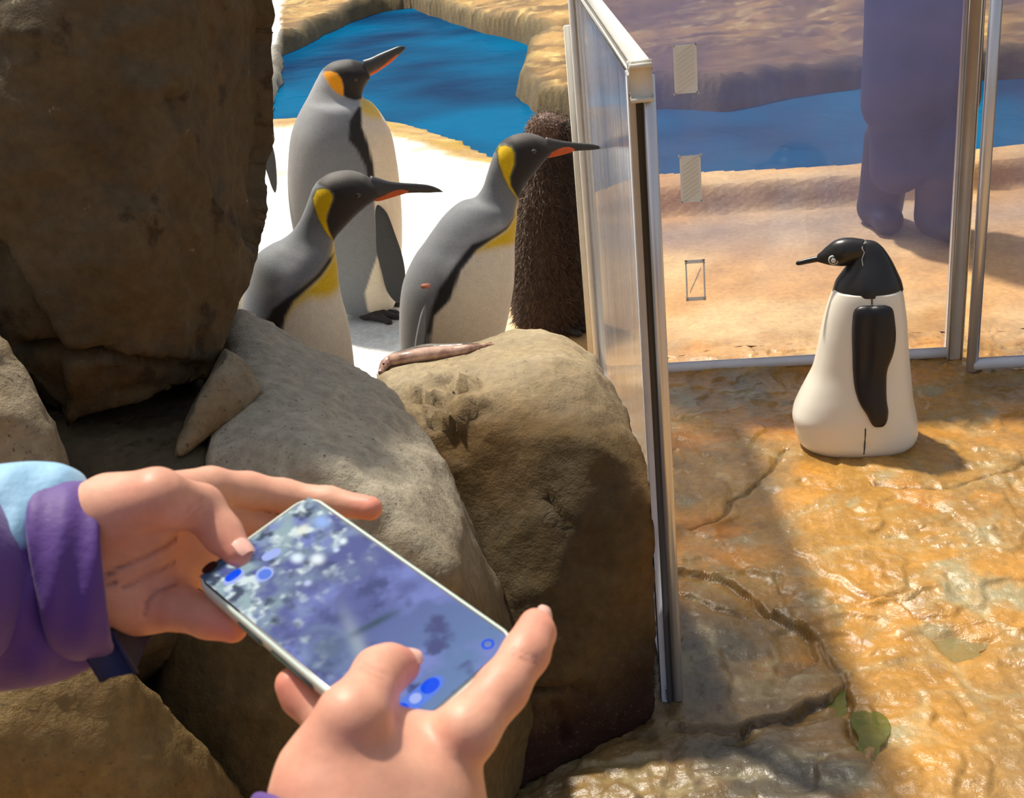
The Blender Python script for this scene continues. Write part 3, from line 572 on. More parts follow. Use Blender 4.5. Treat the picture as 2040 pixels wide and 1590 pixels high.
# ------------------------------------------------------------------ penguins
class Plane:
    def __init__(s, base, yaw=0.0):
        s.b = np.asarray(base, float); hd = np.array([s.b[0], s.b[1], 0]); hd /= np.linalg.norm(hd)
        c, q = cos(yaw), sin(yaw); s.n = np.array([hd[0]*c-hd[1]*q, hd[0]*q+hd[1]*c, 0])
    def __call__(s, px, py, off=0.0):
        r = ray(px, py); n = s.n; return C0 + r*(((s.b+n*off-C0)@n)/(r@n))
def loft(pl, pairs, n, nv, th, off=0.0, power=1.0, ends=(0, 0)):
    """pairs of contour pixels measured on plane pl; th = depth/width ratio (list or value)"""
    L = np.array([pl(*p[0]) for p in pairs]); R = np.array([pl(*p[1]) for p in pairs])
    T = np.asarray(th if hasattr(th, '__len__') else [th]*len(pairs), float)
    hw = np.linalg.norm(L-R, axis=1)/2
    Q = catmull(np.hstack([L, R, (T*hw)[:, None]]), n)
    C = (Q[:, :3]+Q[:, 3:6])/2; A = (Q[:, 3:6]-Q[:, :3])/2; B = pl.n[None]*np.abs(Q[:, 6:7])
    if ends[0]: # round off
        for i in range(ends[0]): f = sqrt(1-(1-(i+.3)/ends[0])**2); A[i] *= f; B[i] *= f
    if ends[1]:
        for i in range(ends[1]): f = sqrt(1-(1-(i+.3)/ends[1])**2); A[-1-i] *= f; B[-1-i] *= f
    C = C + pl.n[None]*off
    V, F = rings_mesh(C, A, B, nv, power)
    flat = V - ((V-pl.b)@pl.n)[:, None]*pl.n[None]
    return V, F, flat
def paint(flat, base, layers):
    px, py, _ = proj(flat); c = np.tile(np.asarray(base, float), (len(px), 1))
    for poly, col_, wd in layers:
        if callable(poly): t = poly(px, py)[:, None]
        else: t = soft(px, py, poly, wd)[:, None]
        c = c*(1-t) + np.asarray(col_)*t
    return c
GREY = srgb(124, 127, 130); SILV = srgb(166, 168, 170); BLK = srgb(36, 33, 31); WHT = srgb(240, 226, 200); YEL = srgb(244, 200, 10); ORG = srgb(250, 165, 10); DK = srgb(44, 46, 48)
def king(name_label, base, pairs, th, layers, beak, plate, eye, flip, flipc, feet, tail=None, group=None, yaw=0, sh=(0, 0), crown_n=240):
    s = lambda p: (p[0]+sh[0], p[1]+sh[1])
    pl = Plane(base, yaw); root = empty('king_penguin', (base[0], base[1], 0), name_label, 'penguin', group)
    pr = [(s(a), s(b)) for a, b in pairs]
    V, F, fl = loft(pl, pr, crown_n, 128, th, ends=(10, 14))
    ly = [((p if callable(p) else [s(q) for q in p]), c, w_) for p, c, w_ in layers]
    mk('body', V, F, M['feather'], root, cols=paint(fl, GREY, ly)); VB_, fB_ = V, fl
    V, F, fl = loft(pl, [(s(a), s(b)) for a, b in beak], 40, 24, .62, ends=(0, 3)); bk = mk('beak', V, F, M['beak_dark'], root)
    for off in (-1, 1):
        V, F, fl = loft(pl, [(s(a), s(b)) for a, b in plate[0]], 24, 12, .35, off=plate[1]*off, ends=(4, 4)); mk('beak_plate', V, F, M['beak_orange'], bk, label='orange plate along the lower bill')
    V, fl = VB_, fB_; e = pl(*s(eye[0])); dn = (V-pl.b)@pl.n; ne = np.linalg.norm(fl-e, axis=1) < .010; eo = np.median(np.abs(dn[ne])) if ne.any() else eye[1]
    for off in (-1, 1):
        v, f = sphere(e+pl.n*(eo-.0030)*off, .0072, .0072, .0058, 12, 16); ey = mk('eye', v, f, M['lid'], root)
        v, f = sphere(e+pl.n*(eo-.0002)*off, .0050, .0050, .0042, 10, 14); mk('pupil', v, f, M['eye'], ey)
    for i, (prs, off, ratio) in enumerate(flip):
        V, F, fl = loft(pl, [(s(a), s(b)) for a, b in prs], 44, 20, ratio, off=off, ends=(5, 6)); c = paint(fl, flipc[0], [([s(q) for q in p], cc, w_) for p, cc, w_ in flipc[1]])
        mk('flipper', V, F, M['feather'], root, cols=c)
    if tail:
        V, F, fl = loft(pl, [(s(a), s(b)) for a, b in tail], 20, 14, .8, ends=(2, 4)); mk('tail', V, F, M['feather'], root, cols=np.tile(DK, (len(V), 1)))
    foot(root, feet)
    return root, pl
def foot(root, feet, mt='foot'):
    for (h, ang, sz) in feet:   # heel point, direction angle, size
        h = np.asarray(h, float); pr = []
        for da, ln in ((-.42, .9), (0, 1.0), (.42, .9)):
            dv = np.array([cos(ang+da), sin(ang+da), 0]); k = h+dv*sz*.5*ln+Z*.022; t = h+dv*sz*ln+Z*.010; c = t+dv*.016-Z*.003
            pr += [(h+Z*.03, k, .022, .014), (k, t, .014, .010), (t, c, .007, .002)]
        pr.append((h+Z*.09, h+Z*.03, .026, .022))
        fn, lo, hi = capsules(pr, .004); V, F = surf_nets(fn, lo, hi, .005); mk('foot', V, F, M[mt], root)
# the tall one
B1 = G(745, 625)
P1p = [((702, 628), (768, 628)), ((668, 608), (782, 612)), ((640, 575), (792, 585)), ((605, 525), (799, 520)), ((583, 455), (801, 450)), ((574, 385), (798, 388)), ((574, 322), (791, 325)), ((580, 268), (779, 265)), ((591, 236), (764, 234)), ((603, 212), (742, 206)),
       ((612, 196), (726, 197)), ((620, 180), (721, 190)), ((630, 160), (725, 176)), ((643, 138), (733, 162)), ((660, 125), (737, 156)), ((684, 119), (737, 151)), ((708, 119), (736, 147)), ((724, 121), (736, 143))]
P1t = [.9]*9+[.9, .85, .82, .8, .78, .78, .78, .75, .7]
P1l = [
 ([(600, 195), (622, 160), (645, 132), (690, 190), (722, 195), (722, 212), (655, 214), (612, 208)], SILV, 6),
 ([(585, 230), (600, 190), (640, 210), (600, 330), (585, 480), (560, 480), (560, 300)], SILV*.9, 25),
 ([(719, 188), (738, 196), (762, 215), (800, 260), (815, 330), (825, 450), (825, 640), (762, 640), (745, 612), (730, 600), (724, 560), (736, 520), (750, 480), (744, 420), (741, 350), (738, 310), (728, 270), (716, 240), (716, 205)], WHT, 2.5),
 ([(716, 188), (738, 194), (765, 216), (755, 232), (730, 222), (718, 214)], YEL*.85+WHT*.15, 9),
 ([(694, 228), (712, 204), (718, 206), (718, 240), (730, 270), (740, 310), (743, 352), (734, 372), (730, 345), (724, 312), (708, 280), (692, 262)], BLK, 3),
 ([(646, 138), (660, 116), (700, 110), (745, 112), (750, 150), (735, 168), (724, 180), (720, 194), (706, 194), (690, 188), (684, 184), (682, 160), (673, 143), (655, 139)], BLK, 2.0),
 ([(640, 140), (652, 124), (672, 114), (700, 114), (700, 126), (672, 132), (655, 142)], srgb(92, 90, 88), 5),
 ([(644, 146), (648, 140), (658, 138), (670, 141), (679, 151), (683, 168), (683, 186), (672, 180), (658, 168)], ORG, 1.6),
]
P1b = [((722, 120), (731, 153)), ((738, 115), (741, 147)), ((755, 107), (757, 138)), ((775, 99), (776, 124)), ((795, 92), (797, 108)), ((806, 92), (808, 97))]
P1pl = [((727, 141), (729, 154)), ((742, 134), (745, 147)), ((760, 124), (763, 135)), ((778, 112), (781, 122)), ((792, 103), (794, 108))]
P1f = [[((726, 385), (758, 388)), ((728, 410), (770, 412)), ((736, 445), (782, 445)), ((746, 480), (794, 480)), ((755, 515), (801, 515)), ((764, 550), (801, 550)), ((776, 576), (792, 574))]]
fdir = -.15
king('tallest king penguin, orange ear patch, bill raised, standing before the pool', B1, P1p, P1t, P1l, P1b, (P1pl, .0068), ((707, 154), .0330),
     [(P1f[0], -.135, .22), ([((x0-60, y0), (x1-80, y1)) for (x0, y0), (x1, y1) in P1f[0]], .13, .22)], (srgb(66, 67, 68), []),
     [(B1+np.array([-.02, -.06, 0]), fdir-.1, .11), (B1+np.array([-.01, .08, 0]), fdir+.2, .11)], tail=[((655, 590), (690, 600)), ((672, 612), (694, 612)), ((684, 630), (692, 628))])
# the hidden one, only a flipper tip shows beyond the boulder
SH = (-292, 0); B4 = G(745-292, 640)
king('king penguin hidden behind the towering boulder, only its dark flipper tip showing', B4, P1p, P1t, P1l, P1b, (P1pl, .0068), ((707, 154), .0330),
     [([((770, 220), (800, 225)), ((790, 265), (825, 265)), ((810, 310), (838, 305)), ((824, 345), (842, 342)), ((835, 382), (843, 380))], -.02, .3), ([((x0-60, y0), (x1-80, y1)) for (x0, y0), (x1, y1) in P1f[0]], .13, .22)], (srgb(84, 84, 84), []),
     [(B4+np.array([-.02, -.06, 0]), fdir-.1, .11), (B4+np.array([-.01, .08, 0]), fdir+.2, .11)], sh=SH, crown_n=90)
# front left
y2 = 2.38; B2 = Y(610, 850, y2); B2[2] = 0
gz = proj(np.array([B2]))[1][0]
P2p = [((575, 1020), (655, 1020)), ((530, 985), (690, 990)), ((505, 900), (712, 900)), ((488, 800), (715, 800)), ((475, 700), (706, 730)), ((476, 640), (700, 680)), ((484, 598), (692, 632)), ((496, 552), (682, 596)), ((510, 512), (675, 562)), ((538, 490), (672, 530)), ((562, 478), (669, 508)), ((581, 463), (666, 490)), ((596, 442), (668, 474)),
       ((608, 416), (684, 455)), ((616, 394), (706, 432)), ((624, 374), (726, 414)), ((637, 358), (742, 402)), ((658, 346), (750, 394)), ((686, 340), (754, 388)), ((712, 341), (757, 383)), ((733, 346), (759, 379))]
P2t = [.85]*8+[.82, .8, .8, .78, .76, .76, .76, .74, .72, .72, .72, .7, .6]
P2l = [
 ([(470, 700), (478, 620), (490, 570), (520, 580), (525, 600), (515, 660), (500, 720)], srgb(120, 130, 142), 22),  # bluish sheen on the lower back, shading painted into the plumage
 ([(560, 560), (590, 520), (620, 490), (600, 480), (560, 510), (540, 560)], SILV, 16),
 ([(664, 478), (676, 496), (690, 560), (730, 640), (760, 760), (760, 1100), (500, 1100), (520, 720), (552, 646), (562, 602), (578, 574), (605, 553), (635, 532), (656, 510)], WHT, 2),
 ([(664, 478), (676, 494), (684, 566), (650, 574), (610, 570), (576, 588), (560, 610), (570, 582), (605, 552), (635, 531), (656, 509)], YEL*.9, 14),
 ([(664, 500), (657, 513), (636, 534), (606, 555), (580, 576), (564, 604), (554, 648), (535, 720), (505, 720), (521, 626), (539, 592), (566, 570), (600, 548), (630, 528), (652, 506)], BLK, 4),
 ([(632, 364), (640, 352), (660, 338), (700, 330), (760, 335), (772, 360), (770, 395), (745, 412), (708, 436), (684, 458), (668, 480), (662, 474), (652, 456), (648, 432), (654, 408), (662, 388), (661, 376), (652, 369)], srgb(50, 44, 40), 2),
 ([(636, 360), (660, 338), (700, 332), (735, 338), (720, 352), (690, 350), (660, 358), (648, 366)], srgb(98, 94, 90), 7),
 ([(642, 368), (652, 370), (660, 378), (661, 386), (656, 402), (649, 420), (648, 436), (653, 454), (662, 474), (655, 468), (643, 452), (630, 428), (622, 404), (621, 388), (628, 374)], srgb(70, 80, 30), 2.2),
 ([(642, 370), (652, 372), (659, 380), (659, 388), (654, 403), (648, 420), (647, 434), (652, 452), (662, 474), (655, 466), (644, 450), (632, 428), (624, 404), (623, 390), (630, 375)], YEL, 1.6)]
P2b = [((738, 350), (741, 398)), ((752, 354), (752, 398)), ((775, 361), (777, 392)), ((800, 364), (802, 386)), ((830, 366), (830, 384)), ((855, 369), (856, 384)), ((872, 375), (873, 383)), ((882, 381), (883, 383))]
P2pl = [((741, 392), (742, 400)), ((755, 384), (756, 399)), ((775, 378), (777, 393)), ((795, 376), (797, 387)), ((812, 377), (814, 382))]
king('king penguin in front at left, yellow ear patch, level bill, rising behind the sloping rock', B2, P2p, P2t, P2l, P2b, (P2pl, .0072), ((708, 381), .0265),
     [([((470, 640), (500, 640)), ((468, 700), (505, 700)), ((475, 780), (510, 780)), ((490, 860), (512, 860))], -.075, .25), ([((470, 640), (500, 640)), ((468, 700), (505, 700)), ((475, 780), (510, 780)), ((490, 860), (512, 860))], .075, .25)], (DK, []),
     [(B2+np.array([-.02, -.06, 0]), 0, .11), (B2+np.array([-.02, .06, 0]), .1, .11)])
# front right
y3 = 2.52; B3 = Y(905, 900, y3); B3[2] = 0
P3p = [((855, 970), (930, 970)), ((825, 940), (965, 945)), ((810, 870), (985, 870)), ((803, 790), (992, 800)), ((799, 720), (996, 730)), ((796, 655), (1003, 665)), ((798, 598), (1014, 612)), ((806, 558), (1022, 562)), ((826, 515), (1024, 520)), ((845, 488), (1024, 488)), ((863, 462), (1026, 462)), ((887, 430), (1028, 440)), ((916, 405), (1029, 424)),
       ((947, 394), (1031, 406)), ((962, 374), (1036, 388)), ((970, 350), (1045, 368)), ((978, 325), (1060, 350)), ((986, 303), (1076, 330)), ((1000, 283), (1086, 318)), ((1022, 270), (1093, 311)), ((1048, 265), (1098, 306)), ((1072, 268), (1101, 301)), ((1090, 274), (1103, 297))]
P3t = [.85]*9+[.84, .84, .82, .8, .78, .76, .74, .74, .74, .72, .72, .72, .7, .6]
P3l = [
 ([(870, 520), (905, 470), (940, 440), (985, 425), (1000, 440), (950, 455), (910, 490), (880, 540)], SILV, 14),
 ([(1030, 396), (1045, 440), (1050, 700), (1020, 1000), (830, 1000), (846, 780), (848, 640), (852, 603), (880, 572), (904, 517), (937, 479), (967, 461), (1000, 445), (1020, 425)], WHT, 2),
 ([(1030, 394), (1045, 420), (1045, 470), (1020, 478), (985, 474), (950, 478), (936, 482), (962, 462), (1000, 445), (1020, 425)], YEL*.92, 9),
 ([(1022, 423), (1002, 443), (968, 459), (938, 476), (905, 512), (882, 570), (854, 603), (848, 640), (840, 640), (848, 590), (862, 552), (895, 506), (928, 468), (965, 455), (1000, 440)], BLK, 3.5),
 ([(984, 300), (990, 282), (1020, 262), (1060, 255), (1110, 262), (1115, 312), (1075, 345), (1045, 375), (1036, 392), (1031, 396), (1024, 386), (1013, 366), (1011, 348), (1020, 322), (1021, 298), (1015, 286), (1003, 283), (992, 290), (988, 304)], srgb(46, 40, 37), 2),
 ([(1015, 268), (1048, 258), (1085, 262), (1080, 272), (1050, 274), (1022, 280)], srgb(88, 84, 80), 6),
 ([(988, 298), (993, 289), (1003, 285), (1014, 287), (1020, 298), (1019, 321), (1011, 346), (1013, 365), (1031, 394), (1026, 393), (1008, 368), (996, 345), (988, 322)], srgb(80, 90, 30), 2),
 ([(990, 300), (994, 291), (1003, 287), (1013, 289), (1018, 299), (1017, 320), (1009, 346), (1011, 364), (1030, 394), (1027, 392), (1009, 367), (998, 345), (990, 320)], YEL, 1.5)]
P3b = [((1088, 273), (1085, 310)), ((1100, 276), (1098, 310)), ((1118, 280), (1118, 306)), ((1138, 283), (1138, 302)), ((1160, 285), (1160, 300)), ((1180, 287), (1180, 299)), ((1194, 291), (1194, 297)), ((1200, 294), (1201, 296))]
P3pl = [((1082, 306), (1083, 313)), ((1090, 298), (1092, 313)), ((1105, 292), (1108, 310)), ((1125, 291), (1127, 305)), ((1142, 293), (1144, 300))]
P3f = [((844, 552), (864, 562)), ((838, 575), (862, 588)), ((828, 610), (853, 615)), ((820, 650), (846, 655)), ((815, 690), (839, 695)), ((812, 740), (832, 745)), ((812, 790), (822, 790))]
k3, pl3 = king('king penguin stretching its neck right, pink flipper tag, behind the fish', B3, P3p, P3t, P3l, P3b, (P3pl, .0068), ((1056, 296), .0250),
     [(P3f, -.074, .5), (P3f, .074, .5)], (srgb(160, 162, 164), [([(846, 545), (880, 550), (868, 600), (860, 650), (848, 700), (840, 800), (830, 800), (832, 690), (838, 640), (842, 600)], DK, 3)]),
     [(B3+np.array([-.02, -.06, 0]), 0, .11), (B3+np.array([-.02, .06, 0]), .1, .11)], yaw=.10)
tp = pl3(848, 570, -.095); v, f = box(tp, [.010, 0, 0], [0, .003, 0], [0, 0, .005], .002); mk('flipper_tag', v, f, mat('tag_pink', srgb(222, 140, 120), .4), k3, label='small pink tag')

# ------------------------------------------------------------------ chick
Bc = G(1100, 652); plc = Plane(Bc); ck = empty('penguin_chick', (Bc[0], Bc[1], 0), 'fluffy dark brown penguin chick at the end of the free-standing panel', 'penguin')
cp = [((1052, 652), (1150, 652)), ((1034, 640), (1164, 640)), ((1026, 600), (1172, 600)), ((1025, 540), (1172, 540)), ((1030, 470), (1168, 470)), ((1038, 400), (1162, 400)), ((1052, 345), (1154, 345)), ((1064, 312), (1144, 312)), ((1060, 285), (1138, 290)), ((1052, 262), (1140, 268)), ((1054, 245), (1139, 250)), ((1066, 231), (1130, 236)), ((1082, 224), (1114, 227))]
V, F, fl = loft(plc, cp, 90, 48, .85, ends=(4, 6)); cc = paint(fl, srgb(76, 58, 46), [([(1000, 200), (1200, 200), (1200, 300), (1000, 300)], srgb(112, 86, 70), 10), ([(1118, 240), (1150, 235), (1150, 285), (1115, 290), (1112, 262)], srgb(40, 32, 28), 4)])
cb = mk('body', V, F, M['feather'], ck, cols=cc)
# down: tufts of real geometry over the body
me = cb.data; np_ = len(me.polygons); ctr = np.zeros(np_*3); me.polygons.foreach_get('center', ctr); ctr = ctr.reshape(-1, 3); nr = np.zeros(np_*3); me.polygons.foreach_get('normal', nr); nr = nr.reshape(-1, 3); ar = np.zeros(np_); me.polygons.foreach_get('area', ar)
gc = (C0 - (ctr+Bc)); ok = ((nr*gc).sum(1) > -.25*np.linalg.norm(gc, axis=1)); pr_ = ar*ok; pr_ /= pr_.sum(); NT = 16000
ix = RNG.choice(np_, NT, p=pr_); p = ctr[ix] + RNG.normal(0, .004, (NT, 3)); nrm = nr[ix]; 
dirv = nrm*.55 + np.array([0, 0, -.75]) + RNG.normal(0, .38, (NT, 3)); dirv /= np.linalg.norm(dirv, axis=1)[:, None]
hz_ = np.clip((p[:, 2]-.55)/.1, 0, 1); ln = (.026*(1-hz_)+.010*hz_)*RNG.uniform(.6, 1.3, NT); sd_ = np.cross(dirv, nrm); sd_ /= np.linalg.norm(sd_, axis=1)[:, None]+1e-9
wd_ = .0011; V = np.stack([p-sd_*wd_, p+sd_*wd_, p+dirv*ln[:, None]*.6+sd_*wd_*.6+nrm*.002, p+dirv*ln[:, None]], 1).reshape(-1, 3); F = (np.arange(NT)[:, None]*4+np.array([0, 1, 2, 3])[None])
tc_ = (srgb(116, 90, 72)[None]*(hz_[:, None]) + srgb(88, 68, 53)[None]*(1-hz_[:, None]))*RNG.uniform(.55, 1.7, NT)[:, None]
o = mk('down', V+np.array(ck.location), F, M['feather'], ck, cols=np.repeat(tc_, 4, 0), smooth=False); o['kind'] = 'stuff'
V, F, fl = loft(plc, [((1128, 240), (1130, 262)), ((1142, 245), (1143, 260)), ((1160, 252), (1160, 259))], 16, 12, .6, ends=(0, 3)); mk('beak', V, F, M['beak_dark'], ck)
for off in (-1, 1): v, f = sphere(plc(1122, 250)+plc.n*.028*off, .005, nu=8, nv=12); mk('eye', v, f, M['eye'], ck)
for off in (1,):
    V, F, fl = loft(plc, [((1050, 350), (1080, 352)), ((1042, 420), (1080, 420)), ((1044, 490), (1078, 490)), ((1054, 550), (1070, 550))], 20, 14, .3, off=.078*off, ends=(3, 3)); mk('flipper', V, F, M['feather'], ck, cols=np.tile(srgb(36, 28, 22), (len(V), 1)))
foot(ck, [(Bc+np.array([.0, -.05, 0]), -.2, .10), (Bc+np.array([.03, .07, 0]), 0, .10)])

# ------------------------------------------------------------------ two fish on the boulder
def surf_hit(px, py):
    dg = bpy.context.evaluated_depsgraph_get(); r = Vector(ray(px, py)).normalized(); ob = bpy.data.objects['boulder.002']; hit, loc, nor, idx = ob.ray_cast(Vector(C0)+r*1.0-ob.location, r)
    k = 0
    while not hit and k < 20: py += 2; k += 1; r = Vector(ray(px, py)).normalized(); hit, loc, nor, idx = ob.ray_cast(Vector(C0)+r*1.0-ob.location, r)
    return np.array(loc)+np.array(ob.location)
def fish(label, spine, rs, flat, cols, tailpts):
    P = np.array([surf_hit(x, y) for x, y in spine]); P[:, 2] += np.array(rs)*flat*.8
    Q = catmull(np.hstack([P, np.array(rs)[:, None]]), 50); C = Q[:, :3]; T = np.gradient(C, axis=0); T /= np.linalg.norm(T, axis=1)[:, None]
    Sd = np.cross(T, Z); Sd /= np.linalg.norm(Sd, axis=1)[:, None]; U = np.cross(Sd, T)
    V, F = rings_mesh(C, Sd*Q[:, 3:4], U*Q[:, 3:4]*flat, 20)
    org = C.mean(0); root = empty('fish', org, label, 'fish')
    t = np.clip(fbm(V, 60, 3, 3)+.5, 0, 1)[:, None]; upz = np.clip((V-np.repeat(np.vstack([C, C[:1], C[-1:]])[:, None], 1, 1)[:, 0][0:1])[:, :1]*0+.5, 0, 1)
    c = cols[0]*(1-t)+cols[1]*t; mk('body', V, F, M['fish_pink'], root, cols=c)
    e = C[-1]; tv = T[-1]; sv = Sd[-1]; L_ = tailpts
    V = []; 
    for zz in (-.0012, .0012): V += [e-tv*.004+Z*zz, e+tv*L_+sv*L_*.55+Z*zz, e+tv*L_*.6+Z*zz, e+tv*L_-sv*L_*.55+Z*zz]
    mk('tail_fin', V, [(0, 1, 2, 3), (7, 6, 5, 4), (0, 4, 5, 1), (1, 5, 6, 2), (2, 6, 7, 3), (3, 7, 4, 0)], M['fish_pink'], root, cols=np.tile(cols[1], (8, 1)), smooth=False)
    h = C[3]+Sd[3]*rs[1]*.3-Sd[3]*0+U[3]*rs[1]*flat*.9; v, f = sphere(h, .0022, nu=8, nv=10); mk('eye', v, f, M['eye'], root)
fish('pinkish silver fish lying nearest the front on top of the boulder', [(757, 736), (775, 728), (810, 722), (850, 716), (900, 709), (935, 701), (955, 694), (968, 690)], [.004, .0120, .0150, .0155, .0135, .0095, .0060, .0040], .85, [srgb(206, 170, 150), srgb(150, 112, 98)], .020)
print('TIPX', pl3(1201, 295), 'PANEL', sa, sb)
fish('darker grey fish lying behind the pinkish one on top of the boulder', [(768, 714), (785, 708), (815, 704), (850, 701), (895, 697), (925, 692), (940, 688)], [.004, .009, .011, .011, .009, .006, .004], .8, [srgb(92, 86, 78), srgb(134, 124, 112)], .014)

# ------------------------------------------------------------------ plastic penguin
Br = G(1712, 882); plr = Plane(Br); rp = empty('plastic_penguin', (Br[0], Br[1], 0), 'white plastic penguin decoy with black head and flipper, standing on wet stone', 'decoy')
bpairs = [((1626, 886), (1804, 883)), ((1606, 882), (1818, 879)), ((1592, 870), (1828, 865)), ((1585, 852), (1828, 846)), ((1582, 836), (1825, 826)), ((1579, 816), (1820, 798)), ((1588, 792), (1817, 765)), ((1602, 765), (1814, 735)), ((1617, 735), (1811, 700)), ((1626, 700), (1809, 665)), ((1634, 660), (1807, 635)), ((1645, 615), (1803, 605)), ((1656, 584), (1799, 582)), ((1662, 572), (1796, 572))]
V, F, fl = loft(plr, bpairs, 80, 80, .82, power=.72)
# recess the moulding seam that runs down the side
px, py, _ = proj(V); seam = np.exp(-((px-(1737-(py-590)*.045))/2.2)**2)*((V-plr.b)@plr.n < 0)
V = V + plr.n[None]*(seam*.006)[:, None]; V[:, 2] = V[:, 2] + .009*np.clip(1-V[:, 2]/.10, 0, 1)
mk('body', V, F, M['plastic_white'], rp)
# seam strip
sm_ = []
def skin_y(px_, py_, mesh_V=None):
    return None
npairs = [((1658, 578), (1800, 576)), ((1664, 560), (1797, 562)), ((1678, 540), (1790, 546)), ((1690, 524), (1780, 525)), ((1700, 508), (1770, 508)), ((1706, 494), (1758, 492)), ((1712, 483), (1745, 482)), ((1718, 478), (1734, 478))]
V, F, fl = loft(plr, npairs, 50, 60, [.80, .80, .80, .76, .72, .7, .66, .6], ends=(0, 6)); px, py, _ = proj(fl)
s_ = (px-1728)/72; lowm = np.clip((py-560)/18, 0, 1); V[:, 2] -= lowm*0
mk('neck', V, F, M['plastic_black'], rp)
hpairs = [((1726, 478), (1728, 516)), ((1712, 476), (1716, 519)), ((1695, 474), (1700, 524)), ((1678, 475), (1684, 529)), ((1662, 480), (1666, 529)), ((1648, 490), (1650, 527)), ((1636, 501), (1638, 524)), ((1626, 509), (1628, 522))]
V, F, fl = loft(plr, hpairs, 50, 40, [.8, .85, .85, .85, .82, .8, .8, .8], ends=(3, 3)); mk('head', V, F, M['plastic_black'], rp)
V, F, fl = loft(plr, [((1640, 505), (1641, 523)), ((1628, 510), (1630, 522)), ((1610, 514), (1611, 525)), ((1595, 518), (1596, 528)), ((1585, 521), (1586, 529))], 24, 20, .9, ends=(0, 3)); mk('beak', V, F, M['plastic_black'], rp)
for off in (-1, 1):
    ec = plr(1661, 512)+plr.n*off*.0195
    V, F = tube(ec-plr.n*off*.006, ec+plr.n*off*.004, .0115, 24); ey = mk('eye', V, F, M['eye_white'], rp, label='white ring eye')
    V, F = tube(ec, ec+plr.n*off*.0065, .0085, 20); mk('eye_ring', V, F, M['plastic_black'], ey)
    V, F = tube(ec, ec+plr.n*off*.0085, .0055, 16); mk('pupil', V, F, M['eye_white'], ey)
dg = bpy.context.evaluated_depsgraph_get()
def rp_hit(px_, py_):
    dg = bpy.context.evaluated_depsgraph_get(); r = Vector(ray(px_, py_)).normalized(); hit, loc, nor, idx, ob, mx = S.ray_cast(dg, Vector(C0)+r*2.2, r)
    return np.array(loc)
fpts = [((1712, 609), (1768, 608)), ((1702, 618), (1778, 615)), ((1698, 640), (1783, 640)), ((1697, 670), (1785, 672)), ((1698, 705), (1780, 705)), ((1699, 740), (1768, 738)), ((1703, 775), (1766, 770)), ((1713, 805), (1767, 800)), ((1726, 825), (1770, 822)), ((1735, 842), (1766, 842)), ((1742, 850), (1758, 850))]
FQ = catmull(np.array([[a[0], a[1], b_[0], b_[1]] for a, b_ in fpts], float), 34); nu_, nv_ = 34, 17; VO = []; VI = []
for i in range(nu_):
    for j in range(nv_):
        v_ = -cos(pi*j/(nv_-1)); u_ = i/(nu_-1); wv_ = (1.0 if 0 < i < nu_-1 else .85)
        x_ = (FQ[i, 0]+FQ[i, 2])/2+v_*wv_*(FQ[i, 2]-FQ[i, 0])/2; y_ = (FQ[i, 1]+FQ[i, 3])/2+v_*(FQ[i, 3]-FQ[i, 1])/2
        h_ = rp_hit(x_, y_); e_ = min(1, (1-abs(v_))*3.0, u_*9+.05, (1-u_)*9+.05); e_ = sqrt(max(0, 1-(1-e_)**2)); VO.append(h_-plr.n*(.013*e_+.0003)*(1-.25*v_*v_)); VI.append(h_+plr.n*.004)
n_ = len(VO); F = grid_faces(nu_, nv_).tolist(); F = [tuple(f) for f in F]+[tuple(i+n_ for i in f[::-1]) for f in F]
bd = [i*nv_ for i in range(nu_)]+[(nu_-1)*nv_+j for j in range(1, nv_)]+[i*nv_+nv_-1 for i in range(nu_-2, -1, -1)]+[j for j in range(nv_-2, 0, -1)]
F += [(bd[k], bd[(k+1) % len(bd)], bd[(k+1) % len(bd)]+n_, bd[k]+n_) for k in range(len(bd))]
V = np.array(VO+VI); mk('flipper', V, F, M['flipper_black'], rp, label='glossy black flipper')
V2 = V-2*((V-plr.b)@plr.n)[:, None]*plr.n[None]; mk('flipper', V2, [f[::-1] for f in F], M['flipper_black'], rp)
# seam lines as thin dark beads
def bead(pts, r=.0016):
    P = np.array([rp_hit(*q) for q in pts]); P = P-plr.n*.0002; out_ = []
    for a_, b_ in zip(P[:-1], P[1:]): out_.append(tube(a_, b_, r, 8))
    return join(out_)
V, F = bead([(1724, 854), (1724, 866), (1723, 880), (1722, 895), (1721, 905)]); mk('seam', V, F, M['gasket'], rp)
V, F = bead([(1722, 484), (1717, 494), (1722, 503), (1717, 516), (1719, 530)], .0009); mk('seam', V, F, M['alu'], rp)
V, F = bead([(1737, 592), (1737, 600), (1737, 607)]); mk('seam', V, F, M['gasket'], rp)
V, F, fl = loft(plr, [((1626, 892), (1802, 889)), ((1616, 888), (1810, 885)), ((1614, 882), (1812, 879))], 10, 60, .8, power=.75); V[:, 2] = np.maximum(V[:, 2], .001); mk('base', V, F, M['red_base'], rp, label='dark red base')

